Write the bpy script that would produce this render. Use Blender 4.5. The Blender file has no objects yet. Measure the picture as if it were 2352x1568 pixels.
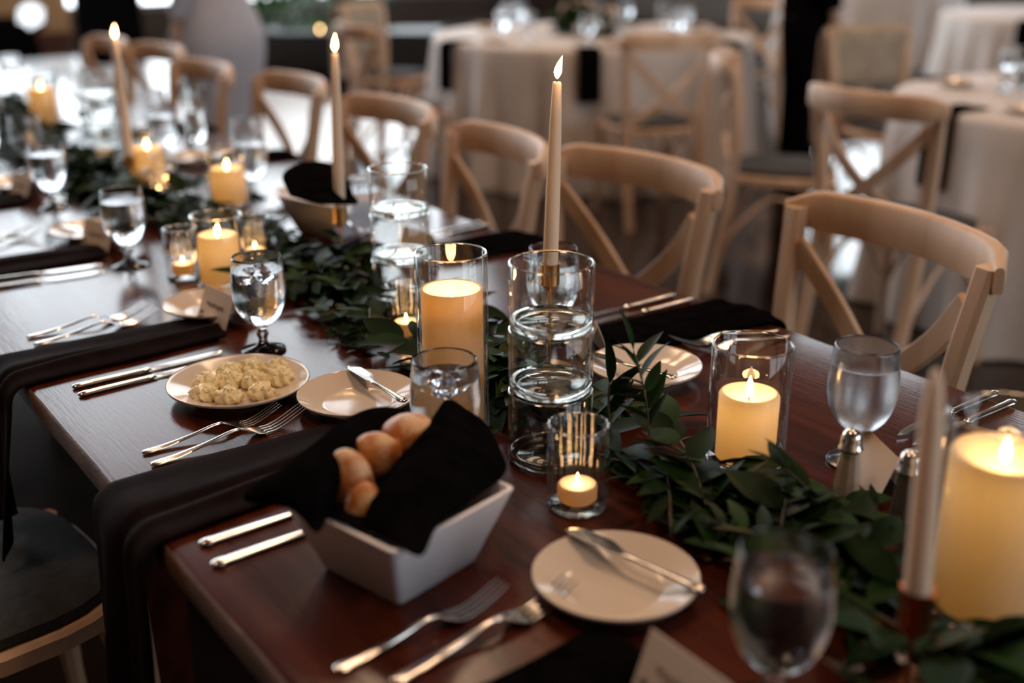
import bpy, math, random
from mathutils import Vector, Matrix, Euler, noise
random.seed(7)
S = bpy.context.scene
COL = S.collection
PI = math.pi
TT = 0.75                      # table top height; x runs along the long table, y to the left
# ------------------------------------------------------------------ camera
F_PX, PITCH, ROLL, AZ, CAMZ = 2592.0, 0.3520, -0.00459, 0.63103, 1.335
_f = Vector((math.cos(PITCH)*math.cos(AZ), -math.cos(PITCH)*math.sin(AZ), -math.sin(PITCH)))
_r = Vector((-math.sin(AZ), -math.cos(AZ), 0))
_u = _r.cross(_f)
RIGHT = math.cos(ROLL)*_r + math.sin(ROLL)*_u
UP = -math.sin(ROLL)*_r + math.cos(ROLL)*_u
FWD = _f
CAM = Vector((0, 0, CAMZ))
cd = bpy.data.cameras.new('camera'); cam = bpy.data.objects.new('camera', cd); COL.objects.link(cam)
cam.matrix_world = Matrix.Translation(CAM) @ Matrix((RIGHT, UP, -FWD)).transposed().to_4x4()
cd.sensor_width = 36; cd.lens = F_PX/2352*36; cd.clip_start = .02; cd.clip_end = 200
cd.dof.use_dof = True; cd.dof.focus_distance = 1.41; cd.dof.aperture_fstop = 1.85; cd.dof.aperture_blades = 0
S.camera = cam
# ------------------------------------------------------------------ world, exposure, big lights
w = bpy.data.worlds.new('world'); S.world = w; w.use_nodes = True
bg = w.node_tree.nodes['Background']; bg.inputs[0].default_value = (.86, .94, 1.0, 1); bg.inputs[1].default_value = 6.8
S.view_settings.view_transform = 'Standard'; S.view_settings.look = 'None'
S.view_settings.exposure = -0.25; S.view_settings.gamma = 1; S.view_settings.use_curve_mapping = False
cy = S.cycles
cy.use_denoising = True; cy.max_bounces = 14; cy.transmission_bounces = 12; cy.glossy_bounces = 5; cy.diffuse_bounces = 4
cy.transparent_max_bounces = 24; cy.caustics_reflective = False; cy.caustics_refractive = False
cy.sample_clamp_indirect = 6; cy.blur_glossy = .6; cy.use_light_tree = True
def lamp(name, kind, loc, energy, color, size=.1, rot=None, sy=None, portal=False):
    l = bpy.data.lights.new(name, kind); l.energy = energy; l.color = color
    if kind == 'AREA':
        l.size = size
        if sy: l.shape = 'RECTANGLE'; l.size_y = sy
        if portal: l.cycles.is_portal = True
    elif kind in ('POINT', 'SPOT'): l.shadow_soft_size = size
    o = bpy.data.objects.new(name, l); COL.objects.link(o); o.location = loc
    if rot: o.rotation_euler = rot
    return o
WARM = (1.0, .66, .42)
# warm pendant lamps of the hall, hung high above the tables
for i, (x, y) in enumerate([(1.5, -3.0), (5.5, -3.0), (1.5, 1.6), (4.5, -8.0), (7.5, -3.5), (-2, -2.5)]):
    lamp('pendant_light', 'AREA', (x, y, 7.0), 98, WARM, 1.2)
for i in range(5):   # daylight portals in the big window openings
    lamp('window_portal', 'AREA', (15.7, 3.1-3.3*i, 4.6), 1, (1, 1, 1), 8.6, (0, PI/2, 0), 3.0, True)
for i in range(3):
    if i: lamp('window_portal', 'AREA', (14-4.6*i, -12.9, 2.5), 1, (1, 1, 1), 3.4, (-PI/2, 0, 0), 2.6, True)
    lamp('window_portal', 'AREA', (-6.9, -2.5-3.2*i, 3.0), 1, (1, 1, 1), 3.2, (0, -PI/2, 0), 2.8, True)
# ------------------------------------------------------------------ pixel rays -> places in the room
def ray(px, py): return FWD + RIGHT*((px-1176)/F_PX) - UP*((py-784)/F_PX)
def on(px, py, z=TT):
    d = ray(px, py); t = (z-CAMZ)/d.z
    return CAM + d*t
def at(px, py, Z): return CAM + ray(px, py)*Z
# ------------------------------------------------------------------ materials
MATS = {}
def mat(name, base=(.8, .8, .8), rough=.5, metal=0, **k):
    m = bpy.data.materials.new(name); m.use_nodes = True
    b = m.node_tree.nodes['Principled BSDF']
    b.inputs['Base Color'].default_value = (*base, 1); b.inputs['Roughness'].default_value = rough
    b.inputs['Metallic'].default_value = metal
    for a, v in k.items():
        b.inputs[a.replace('_', ' ')].default_value = v
    MATS[name] = m
    return m
def nodes(m): return m.node_tree.nodes, m.node_tree.links, m.node_tree.nodes['Principled BSDF']
def mottle(m, c1, c2, scale=5, stretch=(1, 1, 1), detail=4, bump=0, lo=.35, hi=.65, bscale=None, rough=None):
    """object-space noise between two colours, with fine relief"""
    N, L, b = nodes(m)
    tc = N.new('ShaderNodeTexCoord'); mp = N.new('ShaderNodeMapping'); mp.inputs['Scale'].default_value = stretch
    n = N.new('ShaderNodeTexNoise'); n.inputs['Scale'].default_value = scale; n.inputs['Detail'].default_value = detail
    r = N.new('ShaderNodeValToRGB'); r.color_ramp.elements[0].position = lo; r.color_ramp.elements[1].position = hi
    r.color_ramp.elements[0].color = (*c1, 1); r.color_ramp.elements[1].color = (*c2, 1)
    L.new(tc.outputs['Object'], mp.inputs[0]); L.new(mp.outputs[0], n.inputs['Vector']); L.new(n.outputs[0], r.inputs[0])
    L.new(r.outputs[0], b.inputs['Base Color'])
    if rough:
        mr = N.new('ShaderNodeMapRange'); mr.inputs[3].default_value = rough[0]; mr.inputs[4].default_value = rough[1]
        L.new(n.outputs[0], mr.inputs[0]); L.new(mr.outputs[0], b.inputs['Roughness'])
    if bump:
        n2 = N.new('ShaderNodeTexNoise'); n2.inputs['Scale'].default_value = bscale or scale*6; n2.inputs['Detail'].default_value = 3
        L.new(mp.outputs[0], n2.inputs['Vector'])
        bp = N.new('ShaderNodeBump'); bp.inputs['Strength'].default_value = bump; bp.inputs['Distance'].default_value = .002
        L.new(n2.outputs[0], bp.inputs['Height']); L.new(bp.outputs[0], b.inputs['Normal'])
    return m
table_m = mottle(mat('varnished_table_wood', rough=.3), (.032, .0065, .003), (.085, .018, .008), 14, (.12, 2.2, 1), 6, .09, bscale=170, rough=(.13, .22))
table_m.node_tree.nodes['Principled BSDF'].inputs['Specular IOR Level'].default_value = .27
edge_m = mottle(mat('worn_edge_wood', rough=.6), (.05, .018, .010), (.17, .085, .05), 30, (.4, 1, 1), 5, .6)
chair_m = mottle(mat('limed_wood', rough=.5), (.52, .315, .195), (.70, .48, .33), 10, (1, 1, .15), 5, .15, bscale=80)
seat_m = mottle(mat('dark_seat_pad', rough=.8), (.02, .020, .020), (.035, .034, .033), 60, bump=.3)
rattan_m = mottle(mat('woven_cane', rough=.7), (.10, .055, .032), (.17, .10, .06), 120, bump=.4)
black_m = mottle(mat('black_linen', rough=.85), (.0025, .0023, .0025), (.0045, .004, .0042), 40, bump=.2, bscale=500)
black_m.node_tree.nodes['Principled BSDF'].inputs['Specular IOR Level'].default_value = 0
plum_m = mottle(mat('dark_napkin_linen', rough=.75), (.0075, .0040, .0040), (.0115, .0062, .0062), 40, bump=.25, bscale=500)
plum_m.node_tree.nodes['Principled BSDF'].inputs['Specular IOR Level'].default_value = .02
white_cloth = mottle(mat('white_table_linen', rough=.6), (.56, .50, .47), (.64, .58, .55), 3, bump=.1, bscale=300)
china_m = mat('glazed_china', (.70, .60, .52), .12)
white_plastic = mat('matt_white_melamine', (.88, .85, .90), .42)
steel_m = mat('polished_steel', (.60, .56, .53), .2, 1)
brass_m = mat('brushed_brass', (.68, .40, .16), .28, 1)
bronze_m = mat('copper_holder', (.45, .16, .07), .3, 1)
paper_m = mat('cream_card', (.80, .66, .55), .7)
ink_m = mat('grey_ink', (.10, .08, .08), .8)
wick_m = mat('charred_wick', (.02, .015, .012), .9)
butter_m = mat('whipped_butter', (.92, .78, .48), .45)
butter_m.node_tree.nodes['Principled BSDF'].inputs['Subsurface Weight'].default_value = .3
butter_m.node_tree.nodes['Principled BSDF'].inputs['Subsurface Radius'].default_value = (.006, .004, .002)
bread_m = mottle(mat('baked_crust', rough=.45), (.68, .41, .22), (.44, .13, .02), 40, lo=.40, hi=.56, bump=.2)
stem_m = mat('brown_stem', (.055, .04, .02), .6)
LEAF = []
for nm, a, b2 in (('dark_green_leaf', (.004, .013, .003), (.010, .029, .006)), ('mid_green_leaf', (.012, .036, .009), (.024, .056, .015)), ('olive_leaf', (.030, .034, .008), (.055, .052, .014))):
    m = mottle(mat(nm, rough=.5), a, b2, 18); m.node_tree.nodes['Principled BSDF'].inputs['Specular IOR Level'].default_value = .06; LEAF.append(m)
floor_m = mottle(mat('polished_floor', rough=.2), (.012, .0065, .0045), (.022, .012, .008), 1.3, (1, 3, 1), 5, rough=(.05, .13))
floor_m.node_tree.nodes['Principled BSDF'].inputs['Specular IOR Level'].default_value = .35
wall_m = mottle(mat('plaster_wall', rough=.8), (.07, .052, .042), (.09, .068, .054), 1.5)
tan_m = mottle(mat('tan_panel', rough=.6), (.62, .38, .19), (.68, .43, .22), 1)
redbrown_m = mat('red_brown_trim', (.12, .035, .018), .5)
ceil_m = mat('timber_ceiling', (.05, .032, .022), .8)
frame_m = mat('painted_frame', (.25, .24, .23), .5)
blackpaint = mat('matt_black', (.008, .008, .009), .5)
dress_m = mottle(mat('grey_dress_cloth', rough=.8), (.38, .39, .46), (.44, .45, .53), 30, bump=.2)
skin_m = mat('skin', (.50, .29, .20), .5)
hair_m = mat('brown_hair', (.05, .028, .015), .5)
whitecap = mat('white_plastic_cover', (.85, .88, .9), .25)
flower_m = mat('pale_petals', (.62, .48, .38), .6)
beige_m = mottle(mat('beige_wool', rough=.9), (.34, .27, .20), (.42, .34, .26), 12)
def mixmat(name, build):
    m = bpy.data.materials.new(name); m.use_nodes = True; N, L = m.node_tree.nodes, m.node_tree.links
    N.clear(); o = N.new('ShaderNodeOutputMaterial'); L.new(build(N, L), o.inputs[0]); MATS[name] = m; return m
def thin_glass(N, L, tint=(.97, .975, .97), rough=.02, lo=.02):
    t = N.new('ShaderNodeBsdfTransparent'); g = N.new('ShaderNodeBsdfGlossy'); 
    lw = N.new('ShaderNodeLayerWeight'); lw.inputs[0].default_value = .5; lw2 = lw
    r = N.new('ShaderNodeValToRGB'); r.color_ramp.elements[0].color = (*tint, 1); r.color_ramp.elements[1].color = (.60, .58, .55, 1)
    r.color_ramp.elements[0].position = .70; r.color_ramp.elements[1].position = 1.0
    L.new(lw.outputs['Facing'], r.inputs[0]); L.new(r.outputs[0], t.inputs[0])
    g.inputs['Roughness'].default_value = rough
    pw = N.new('ShaderNodeMath'); pw.operation = 'POWER'; pw.inputs[1].default_value = 4.0; L.new(lw2.outputs['Facing'], pw.inputs[0])
    ma = N.new('ShaderNodeMath'); ma.operation = 'MULTIPLY_ADD'; ma.inputs[1].default_value = .75; ma.inputs[2].default_value = .035; L.new(pw.outputs[0], ma.inputs[0])
    mx = N.new('ShaderNodeMixShader'); L.new(ma.outputs[0], mx.inputs[0]); L.new(t.outputs[0], mx.inputs[1]); L.new(g.outputs[0], mx.inputs[2])
    return mx.outputs[0]
glass_thin = mixmat('clear_thin_glass', thin_glass)
def real_glass(N, L, rough=0., ior=1.5, tint=(.98, .985, .98), bump=0, bs=300):
    g = N.new('ShaderNodeBsdfGlass'); g.inputs['IOR'].default_value = ior; g.inputs['Roughness'].default_value = rough; g.inputs[0].default_value = (*tint, 1)
    if bump:
        tc = N.new('ShaderNodeTexCoord'); n = N.new('ShaderNodeTexNoise'); n.inputs['Scale'].default_value = bs
        L.new(tc.outputs['Object'], n.inputs['Vector'])
        bp = N.new('ShaderNodeBump'); bp.inputs['Strength'].default_value = bump; bp.inputs['Distance'].default_value = .001
        L.new(n.outputs[0], bp.inputs['Height']); L.new(bp.outputs[0], g.inputs['Normal'])
    return g.outputs[0]
glass_m = mixmat('solid_glass', real_glass)
frost_m = mixmat('misted_glass', lambda N, L: real_glass(N, L, .20, 1.5, (.96, .97, .98), .35, 160))
dew_m = mixmat('lightly_misted_glass', lambda N, L: real_glass(N, L, .06, 1.5, (.97, .975, .98), .25, 220))
water_m = mixmat('water', lambda N, L: real_glass(N, L, 0, 1.333, (.99, .995, 1)))
ice_m = mixmat('ice', lambda N, L: real_glass(N, L, .05, 1.31, (.97, .98, 1), .3, 60))
def wax(N, L, c=(.84, .72, .58), tcol=(1.0, .78, .42), k=.40):
    d = N.new('ShaderNodeBsdfPrincipled'); d.inputs['Base Color'].default_value = (*c, 1); d.inputs['Roughness'].default_value = .45
    t = N.new('ShaderNodeBsdfTranslucent'); t.inputs[0].default_value = (*tcol, 1)
    mx = N.new('ShaderNodeMixShader'); mx.inputs[0].default_value = k; L.new(d.outputs[0], mx.inputs[1]); L.new(t.outputs[0], mx.inputs[2]); return mx.outputs[0]
wax_m = mixmat('ivory_wax', wax)
taper_m = mixmat('taper_wax', lambda N, L: wax(N, L, (.92, .75, .58), (.95, .66, .40), .2))
def flame(N, L):
    e = N.new('ShaderNodeEmission'); e.inputs[0].default_value = (1, .60, .24, 1); e.inputs[1].default_value = 30; return e.outputs[0]
flame_m = mixmat('candle_flame', flame)
# ------------------------------------------------------------------ mesh helpers
class MB:
    def __init__(s): s.v = []; s.f = []
    def add(s, vs, fs):
        o = len(s.v); s.v += [tuple(v) for v in vs]; s.f += [tuple(i+o for i in f) for f in fs]; return s
    def box(s, c, d, rot=None, taper=1.0):
        x, y, z = d[0]/2, d[1]/2, d[2]/2
        vs = [Vector((a*x*(taper if e < 0 else 1), b*y*(taper if e < 0 else 1), e*z)) for e in (-1, 1) for a, b in ((-1, -1), (1, -1), (1, 1), (-1, 1))]
        if rot: vs = [Euler(rot).to_matrix() @ v for v in vs]
        return s.add([v+Vector(c) for v in vs], [(3, 2, 1, 0), (4, 5, 6, 7), (0, 1, 5, 4), (1, 2, 6, 5), (2, 3, 7, 6), (3, 0, 4, 7)])
    def rings(s, rs, cap=True, close=False):
        n = len(rs[0]); vs = [v for r in rs for v in r]; fs = []
        for i in range(len(rs)-1+(1 if close else 0)):
            j = (i+1) % len(rs)
            for k in range(n): fs.append((i*n+k, i*n+(k+1) % n, j*n+(k+1) % n, j*n+k))
        if cap and not close: fs += [tuple(range(n-1, -1, -1)), tuple(range((len(rs)-1)*n, len(rs)*n))]
        return s.add(vs, fs)
    def lathe(s, prof, n=32, c=(0, 0, 0), mod=None):
        c = Vector(c); vs = []; fs = []; idx = []
        for r, z in prof:
            if r < 1e-6: idx.append([len(vs)]); vs.append(c+Vector((0, 0, z)))
            else:
                idx.append(list(range(len(vs), len(vs)+n)))
                for k in range(n):
                    a = 2*PI*k/n; q = mod(r, z, a) if mod else r
                    vs.append(c+Vector((q*math.cos(a), q*math.sin(a), z)))
        for i in range(len(prof)-1):
            A, B = idx[i], idx[i+1]
            for k in range(n):
                k2 = (k+1) % n
                if len(A) == 1 and len(B) == 1: break
                if len(A) == 1: fs.append((A[0], B[k2], B[k]))
                elif len(B) == 1: fs.append((A[k], A[k2], B[0]))
                else: fs.append((A[k], A[k2], B[k2], B[k]))
        return s.add(vs, fs)
    def tube(s, pts, rad, n=8, flat=1.0, upv=None):
        pts = [Vector(p) for p in pts]; rs = []
        if not hasattr(rad, '__len__'): rad = [rad]*len(pts)
        for i, p in enumerate(pts):
            t = (pts[min(i+1, len(pts)-1)]-pts[max(i-1, 0)]).normalized()
            uu = Vector(upv) if upv else (Vector((0, 0, 1)) if abs(t.z) < .95 else Vector((1, 0, 0)))
            a = t.cross(uu).normalized(); b = a.cross(t)
            rs.append([p + a*rad[i]*math.cos(2*PI*k/n) + b*rad[i]*flat*math.sin(2*PI*k/n) for k in range(n)])
        return s.rings(rs)
    def strip(s, pts, w, t, nrm):
        pts = [Vector(p) for p in pts]; rs = []; nrm = Vector(nrm).normalized()
        for i, p in enumerate(pts):
            d = (pts[min(i+1, len(pts)-1)]-pts[max(i-1, 0)]).normalized(); a = d.cross(nrm).normalized(); b = a.cross(d)
            rs.append([p+a*x*w+b*y*t for x, y in ((-1, -.6), (-.9, -1), (.9, -1), (1, -.6), (1, .6), (.9, 1), (-.9, 1), (-1, .6))])
        return s.rings(rs)
    def grid(s, rows):
        m = len(rows[0]); vs = [p for r in rows for p in r]
        return s.add(vs, [(i*m+j, i*m+j+1, (i+1)*m+j+1, (i+1)*m+j) for i in range(len(rows)-1) for j in range(m-1)])
    def mesh(s, name):
        me = bpy.data.meshes.new(name); me.from_pydata(s.v, [], s.f); me.update(); return me
    def build(s, name, m, parent=None, smooth=True, bevel=0, seg=2, solid=0, sub=0, ang=35):
        me = s.mesh(name); me.materials.append(m)
        o = bpy.data.objects.new(name, me); COL.objects.link(o)
        if smooth:
            for p in me.polygons: p.use_smooth = True
            try: me.set_sharp_from_angle(angle=math.radians(ang))
            except Exception: pass
        if parent: o.parent = parent
        if sub: md = o.modifiers.new('sub', 'SUBSURF'); md.levels = md.render_levels = sub
        if solid: md = o.modifiers.new('sol', 'SOLIDIFY'); md.thickness = solid; md.offset = 0
        if bevel: md = o.modifiers.new('bev', 'BEVEL'); md.width = bevel; md.segments = seg; md.limit_method = 'ANGLE'
        return o
def tag(o, label, cat, group=None, kind=None):
    o['label'] = label; o['category'] = cat
    if group: o['group'] = group
    if kind: o['kind'] = kind
    return o
def thing(name, label, cat, loc=(0, 0, 0), rz=0, group=None, rot=None):
    o = bpy.data.objects.new(name, None); COL.objects.link(o); o.empty_display_size = .05
    o.location = loc; o.rotation_euler = rot or (0, 0, rz)
    return tag(o, label, cat, group)
def struct(o):
    o['kind'] = 'structure'; return o
def copy_tree(o, parent=None):
    c = o.copy(); COL.objects.link(c)
    if parent: c.parent = parent
    for ch in list(o.children): copy_tree(ch, c)
    return c
KEEP = []   # circles the leaves stay out of: x, y, r
class Kind:
    """first call hands out the built thing itself, later calls copies of it and of its parts"""
    def __init__(s, root, foot=0): s.root = root; s.used = False; s.foot = foot
    def put(s, loc, rz=0, label=None, group=None, scale=None, rot=None):
        o = copy_tree(s.root) if s.used else s.root
        s.used = True; o.location = loc; o.rotation_euler = rot or (0, 0, rz)
        if s.foot: KEEP.append((loc[0], loc[1], s.foot))
        if label: o['label'] = label
        if group: o['group'] = group
        if scale: o.scale = scale if hasattr(scale, '__len__') else (scale,)*3
        return o
def crv(pts, n=16):
    """Catmull-Rom through pts"""
    P = [Vector(p) for p in pts]; P = [2*P[0]-P[1]]+P+[2*P[-1]-P[-2]]; out = []
    segs = len(P)-3
    for k in range(n+1):
        t = k/n*segs; i = min(int(t), segs-1); t -= i; a, b, c, d = P[i:i+4]
        out.append(.5*((2*b)+(c-a)*t+(2*a-5*b+4*c-d)*t*t+(3*b-a-3*c+d)*t**3))
    return out
# ------------------------------------------------------------------ the room
struct(MB().box((4, -3, -.05), (24.4, 20.6, .1)).build('floor', floor_m, smooth=False))
struct(MB().box((4, -3, 10.1), (24.4, 20.6, .2)).build('ceiling', ceil_m, smooth=False))
def window(i, c, w_, h_, axis):
    """frame with muntins in an opening; axis is the wall's normal"""
    m = MB(); d = .08
    def b(u0, z0, uw, zh):
        if axis == 'x': m.box((c[0], c[1]+u0, c[2]+z0), (d, uw, zh))
        else: m.box((c[0]+u0, c[1], c[2]+z0), (uw, d, zh))
    for s in (-1, 1): b(s*(w_/2-.04), 0, .08, h_); b(0, s*(h_/2-.04), w_, .08)
    for k in (1, 2): b(-w_/2+w_*k/3, 0, .05, h_)
    nz = max(2, int(h_/1.4))
    for k in range(1, nz): b(0, -h_/2+h_*k/nz, w_, .04)
    struct(m.build('window_%d' % i, frame_m, smooth=False))
# far wall with four tall windows
fw = MB(); X = 15.9
fw.box((X, 6.05, 5), (.2, 2.5, 10)); fw.box((X, -12.45, 5), (.2, 1.7, 10))
fw.box((X, -3.4, 9.45), (.2, 16.4, 1.1)); fw.box((X, -3.4, .15), (.2, 16.4, .3))
for k in range(4): fw.box((X, 1.45-3.3*k, 4.6), (.2, .3, 8.6))
struct(fw.build('wall_far', wall_m, smooth=False))
for k in range(5): window(1+k, (X, 3.1-3.3*k, 4.6), 3.0, 8.6, 'x')
sw = MB(); Y = -13.1
sw.box((4, Y, .6), (24.4, .2, 1.2)); sw.box((4, Y, 6.9), (24.4, .2, 6.2))
xs = [16.2, 11.1, 7.7, 6.5, 3.1, -8.2]
for k in range(0, 6, 2): sw.box(((xs[k]+xs[k+1])/2, Y, 2.5), (xs[k]-xs[k+1], .2, 2.6))
struct(sw.build('wall_right', wall_m, smooth=False))
for k in range(2): window(6+k, (9.4-4.6*k, Y, 2.5), 3.4, 2.6, 'y')
bw = MB(); X2 = -7.1
bw.box((X2, -3, .7), (.2, 20.6, 1.4)); bw.box((X2, -3, 7.3), (.2, 20.6, 5.4))
ys = [7.3, -1.1, -3.9, -4.3, -7.1, -7.5, -10.3, -13.2]
for k in range(0, 8, 2): bw.box((X2, (ys[k]+ys[k+1])/2, 3.0), (.2, ys[k]-ys[k+1], 3.2))
struct(bw.build('wall_back', wall_m, smooth=False))
for k in range(3): window(8+k, (X2, -2.5-3.2*k, 3.0), 2.8, 3.2, 'x')
struct(MB().box((4, 7.2, 5), (24.4, .2, 10)).build('wall_left', wall_m, smooth=False))
# added white panels standing in for window light mirrored in the polished floor
glare = thing('floor_glare_slab', 'added white panelled slab standing in for window glare on the floor behind the chair backs', 'glare slab', (0, 0, 0))
glare_m = mat('white_glare_panel', (.84, .87, .90), .22)
pn = MB().box((0, 0, .006), (.994, .994, .012)).mesh('glare_panel'); pn.materials.append(glare_m)
for i in range(7):
    for j in range(6):
        o = bpy.data.objects.new('glare_panel', pn); COL.objects.link(o); o.parent = glare; o.location = (6.15+.5+i*1.0, 1.2-j*1.0, 0)
# tan panelled counter front under the far windows
bar = thing('bar_counter', 'tan panelled bar front with red-brown base at the far end of the hall', 'bar', (15.2, -1.45, 0))
MB().box((.0, 0, .62), (.5, 5.4, .96)).build('front_panel', tan_m, bar, bevel=.01)
MB().box((0, 0, .07), (.54, 5.44, .14)).build('base_trim', redbrown_m, bar, smooth=False)
MB().box((0, 0, 1.13), (.62, 5.5, .06)).build('counter_top', redbrown_m, bar, bevel=.01)
# ------------------------------------------------------------------ long table
YL, YR, XN, XF = -.305, -1.315, -.75, 5.75
tb = thing('farm_table', 'long dark red-brown wooden banquet table with worn edges down the middle of the picture', 'table', ((XN+XF)/2, (YL+YR)/2, 0))
cx0, cy0 = (XN+XF)/2, (YL+YR)/2
L_, W_ = XF-XN, YL-YR
mb = MB(); nx = 140
def wear(i, s): return .0022*noise.noise((i*.37, s*9.1, 3)) + .0014*noise.noise((i*1.3, s*4.0, 8))
top, mid, bot = [], [], []
rows = []
for i in range(nx+1):
    x = -L_/2+L_*i/nx
    a, b = wear(i, 1), wear(i, -1)
    rows.append([Vector((x, W_/2-.002+b, TT-.034)), Vector((x, W_/2+b*.5, TT-.031)), Vector((x, W_/2+a*.6, TT-.006)), Vector((x, W_/2-.003+a, TT-.0012)), Vector((x, W_/2-.009+a, TT)),
                 Vector((x, 0, TT)), Vector((x, -W_/2+.009-b, TT)), Vector((x, -W_/2+.003-b, TT-.0012)), Vector((x, -W_/2, TT-.006)), Vector((x, -W_/2, TT-.031)), Vector((x, -W_/2+.002, TT-.034))])
mb.rings([list(r) for r in rows])
tt = mb.build('tabletop', table_m, tb, ang=50)
tt.data.materials.append(edge_m)
for p in tt.data.polygons:
    c = p.center
    if len(p.vertices) == 4 and abs(c.y) > W_/2-.0035: p.material_index = 1
MB().box((0, W_/2-.12, TT-.084), (L_-.3, .025, .10)).build('apron', table_m, tb, smooth=False, bevel=.003)
MB().box((0, -W_/2+.12, TT-.084), (L_-.3, .025, .10)).build('apron', table_m, tb, smooth=False, bevel=.003)
for x in (-L_/2+.3, -.95, .95, L_/2-.3):
    for y in (-W_/2+.14, W_/2-.14):
        MB().box((x, y, .358), (.085, .085, .716), taper=.7).build('leg', table_m, tb, smooth=False, bevel=.006)
# ------------------------------------------------------------------ cross-back chair
def make_chair(cushion=seat_m):
    t = thing('cross_back_chair', '', 'chair')
    arc = lambda hw, bow, y0, z: [Vector((hw*s, y0-bow*(1-s*s), z)) for s in [k/10-1 for k in range(21)]]
    m = MB(); rs = []
    a = arc(.232, .062, -.222, .855)
    a[0] = Vector((-.243, -.200, .848)); a[-1] = Vector((.243, -.200, .848))
    for i, p in enumerate(a):
        tdir = (a[min(i+1, 20)]-a[max(i-1, 0)]).normalized(); nrm = Vector((tdir.y, -tdir.x, 0)); hz = .036 if 1 < i < 19 else (.032 if 0 < i < 20 else .020)
        ef = 1 if 0 < i < 20 else .55
        rs.append([p+nrm*x*ef+Vector((0, 0, z)) for x, z in ((-.011, -hz), (.011, -hz), (.0145, -hz*.5), (.0125, hz*.8), (.006, hz), (-.006, hz), (-.0125, hz*.8), (-.0145, -hz*.5))])
    m.rings(rs); m.build('top_rail', chair_m, t, ang=60)
    for s in (-1, 1):
        pts = crv([(s*.185, -.245, 0), (s*.184, -.200, .25), (s*.186, -.178, .45), (s*.198, -.180, .65), (s*.219, -.208, .862)], 16)
        m = MB(); rs = []
        for i, p in enumerate(pts):
            hx = .0185; hy = .0175
            rs.append([p+Vector((x*hx, y*hy, 0)) for x, y in ((-1, -.6), (-.6, -1), (.6, -1), (1, -.6), (1, .6), (.6, 1), (-.6, 1), (-1, .6))])
        m.rings(rs); m.build('back_post', chair_m, t)
        pts = crv([(s*.196, -.196, .80), (s*.11, -.225, .70), (0, -.222, .60), (-s*.10, -.205, .53), (-s*.183, -.178, .475)], 14)
        MB().strip(pts, .0205, .006, (0, 1, .1)).build('cross_slat', chair_m, t)
        pts = crv([(s*.175, .185, .44), (s*.182, .19, .2), (s*.186, .2, 0)], 6)
        MB().tube(pts, [.019]*4+[.016]*3, 8).build('leg', chair_m, t)
        pts = crv([(s*.18, .19, .20), (s*.178, .05, .36), (s*.178, -.06, .36), (s*.183, -.20, .20)], 10)
        MB().tube(pts, .009, 6).build('arched_brace', chair_m, t)
    pts = crv([(-.17, .19, .20), (-.07, .17, .36), (.07, .17, .36), (.17, .19, .20)], 10)
    MB().tube(pts, .009, 6).build('arched_brace', chair_m, t)
    def outline(k, z, n=28):
        out = []
        for i in range(n):
            a_ = 2*PI*i/n; c, s_ = math.cos(a_), math.sin(a_)
            x = (abs(c)**.6)*math.copysign(1, c)*(.205 if s_ > -.2 else .19)*k; y = (abs(s_)**.6)*math.copysign(1, s_)*.205*k
            out.append(Vector((x, y, z)))
        return out
    MB().rings([outline(.97, .425), outline(1, .43), outline(1, .452), outline(.97, .457)]).build('seat', chair_m, t)
    MB().rings([outline(.88, .456), outline(.93, .462), outline(.92, .474), outline(.80, .482), outline(.3, .485)]).build('seat_pad', cushion, t)
    return t
chair = Kind(make_chair())
G_R = 'cross-back chairs along the far side of the long table'
# rail ends measured in the photograph: chair centre x, depth, small turn
for (x, y, rz, lab) in ((1.124, -1.344, -.18, 'limed cross-back chair nearest on the far side, its whole curved rail and X slats showing'),
                        (1.69, -1.335, .06, 'limed cross-back chair behind the tall lit taper on the far side'),
                        (2.154, -1.29, -.16, 'limed cross-back chair just behind the water-filled stacked cylinders'),
                        (2.72, -1.345, .03, 'limed cross-back chair right of the second lit taper'),
                        (3.39, -1.38, .0, 'limed cross-back chair with bright floor showing through its back'),
                        (3.93, -1.30, .03, 'limed cross-back chair in front of the grey dress'),
                        (4.65, -1.40, .1, 'limed cross-back chair left of the grey dress'),
                        (5.13, -1.34, .0, 'limed cross-back chair behind the leaning taper, last of the row')):
    chair.put((x, y, 0), rz, lab, G_R)
for (x, y, rz, lab) in ((1.575, -.175, PI+.08, 'cross-back chair with dark seat pad pushed under the near table edge, lower left corner'),
                        (1.0, -.13, PI-.03, 'cross-back chair under the hanging napkin at the bottom of the picture'),):
    chair.put((x, y, 0), rz, lab, 'cross-back chairs along the near side of the long table')
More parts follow.
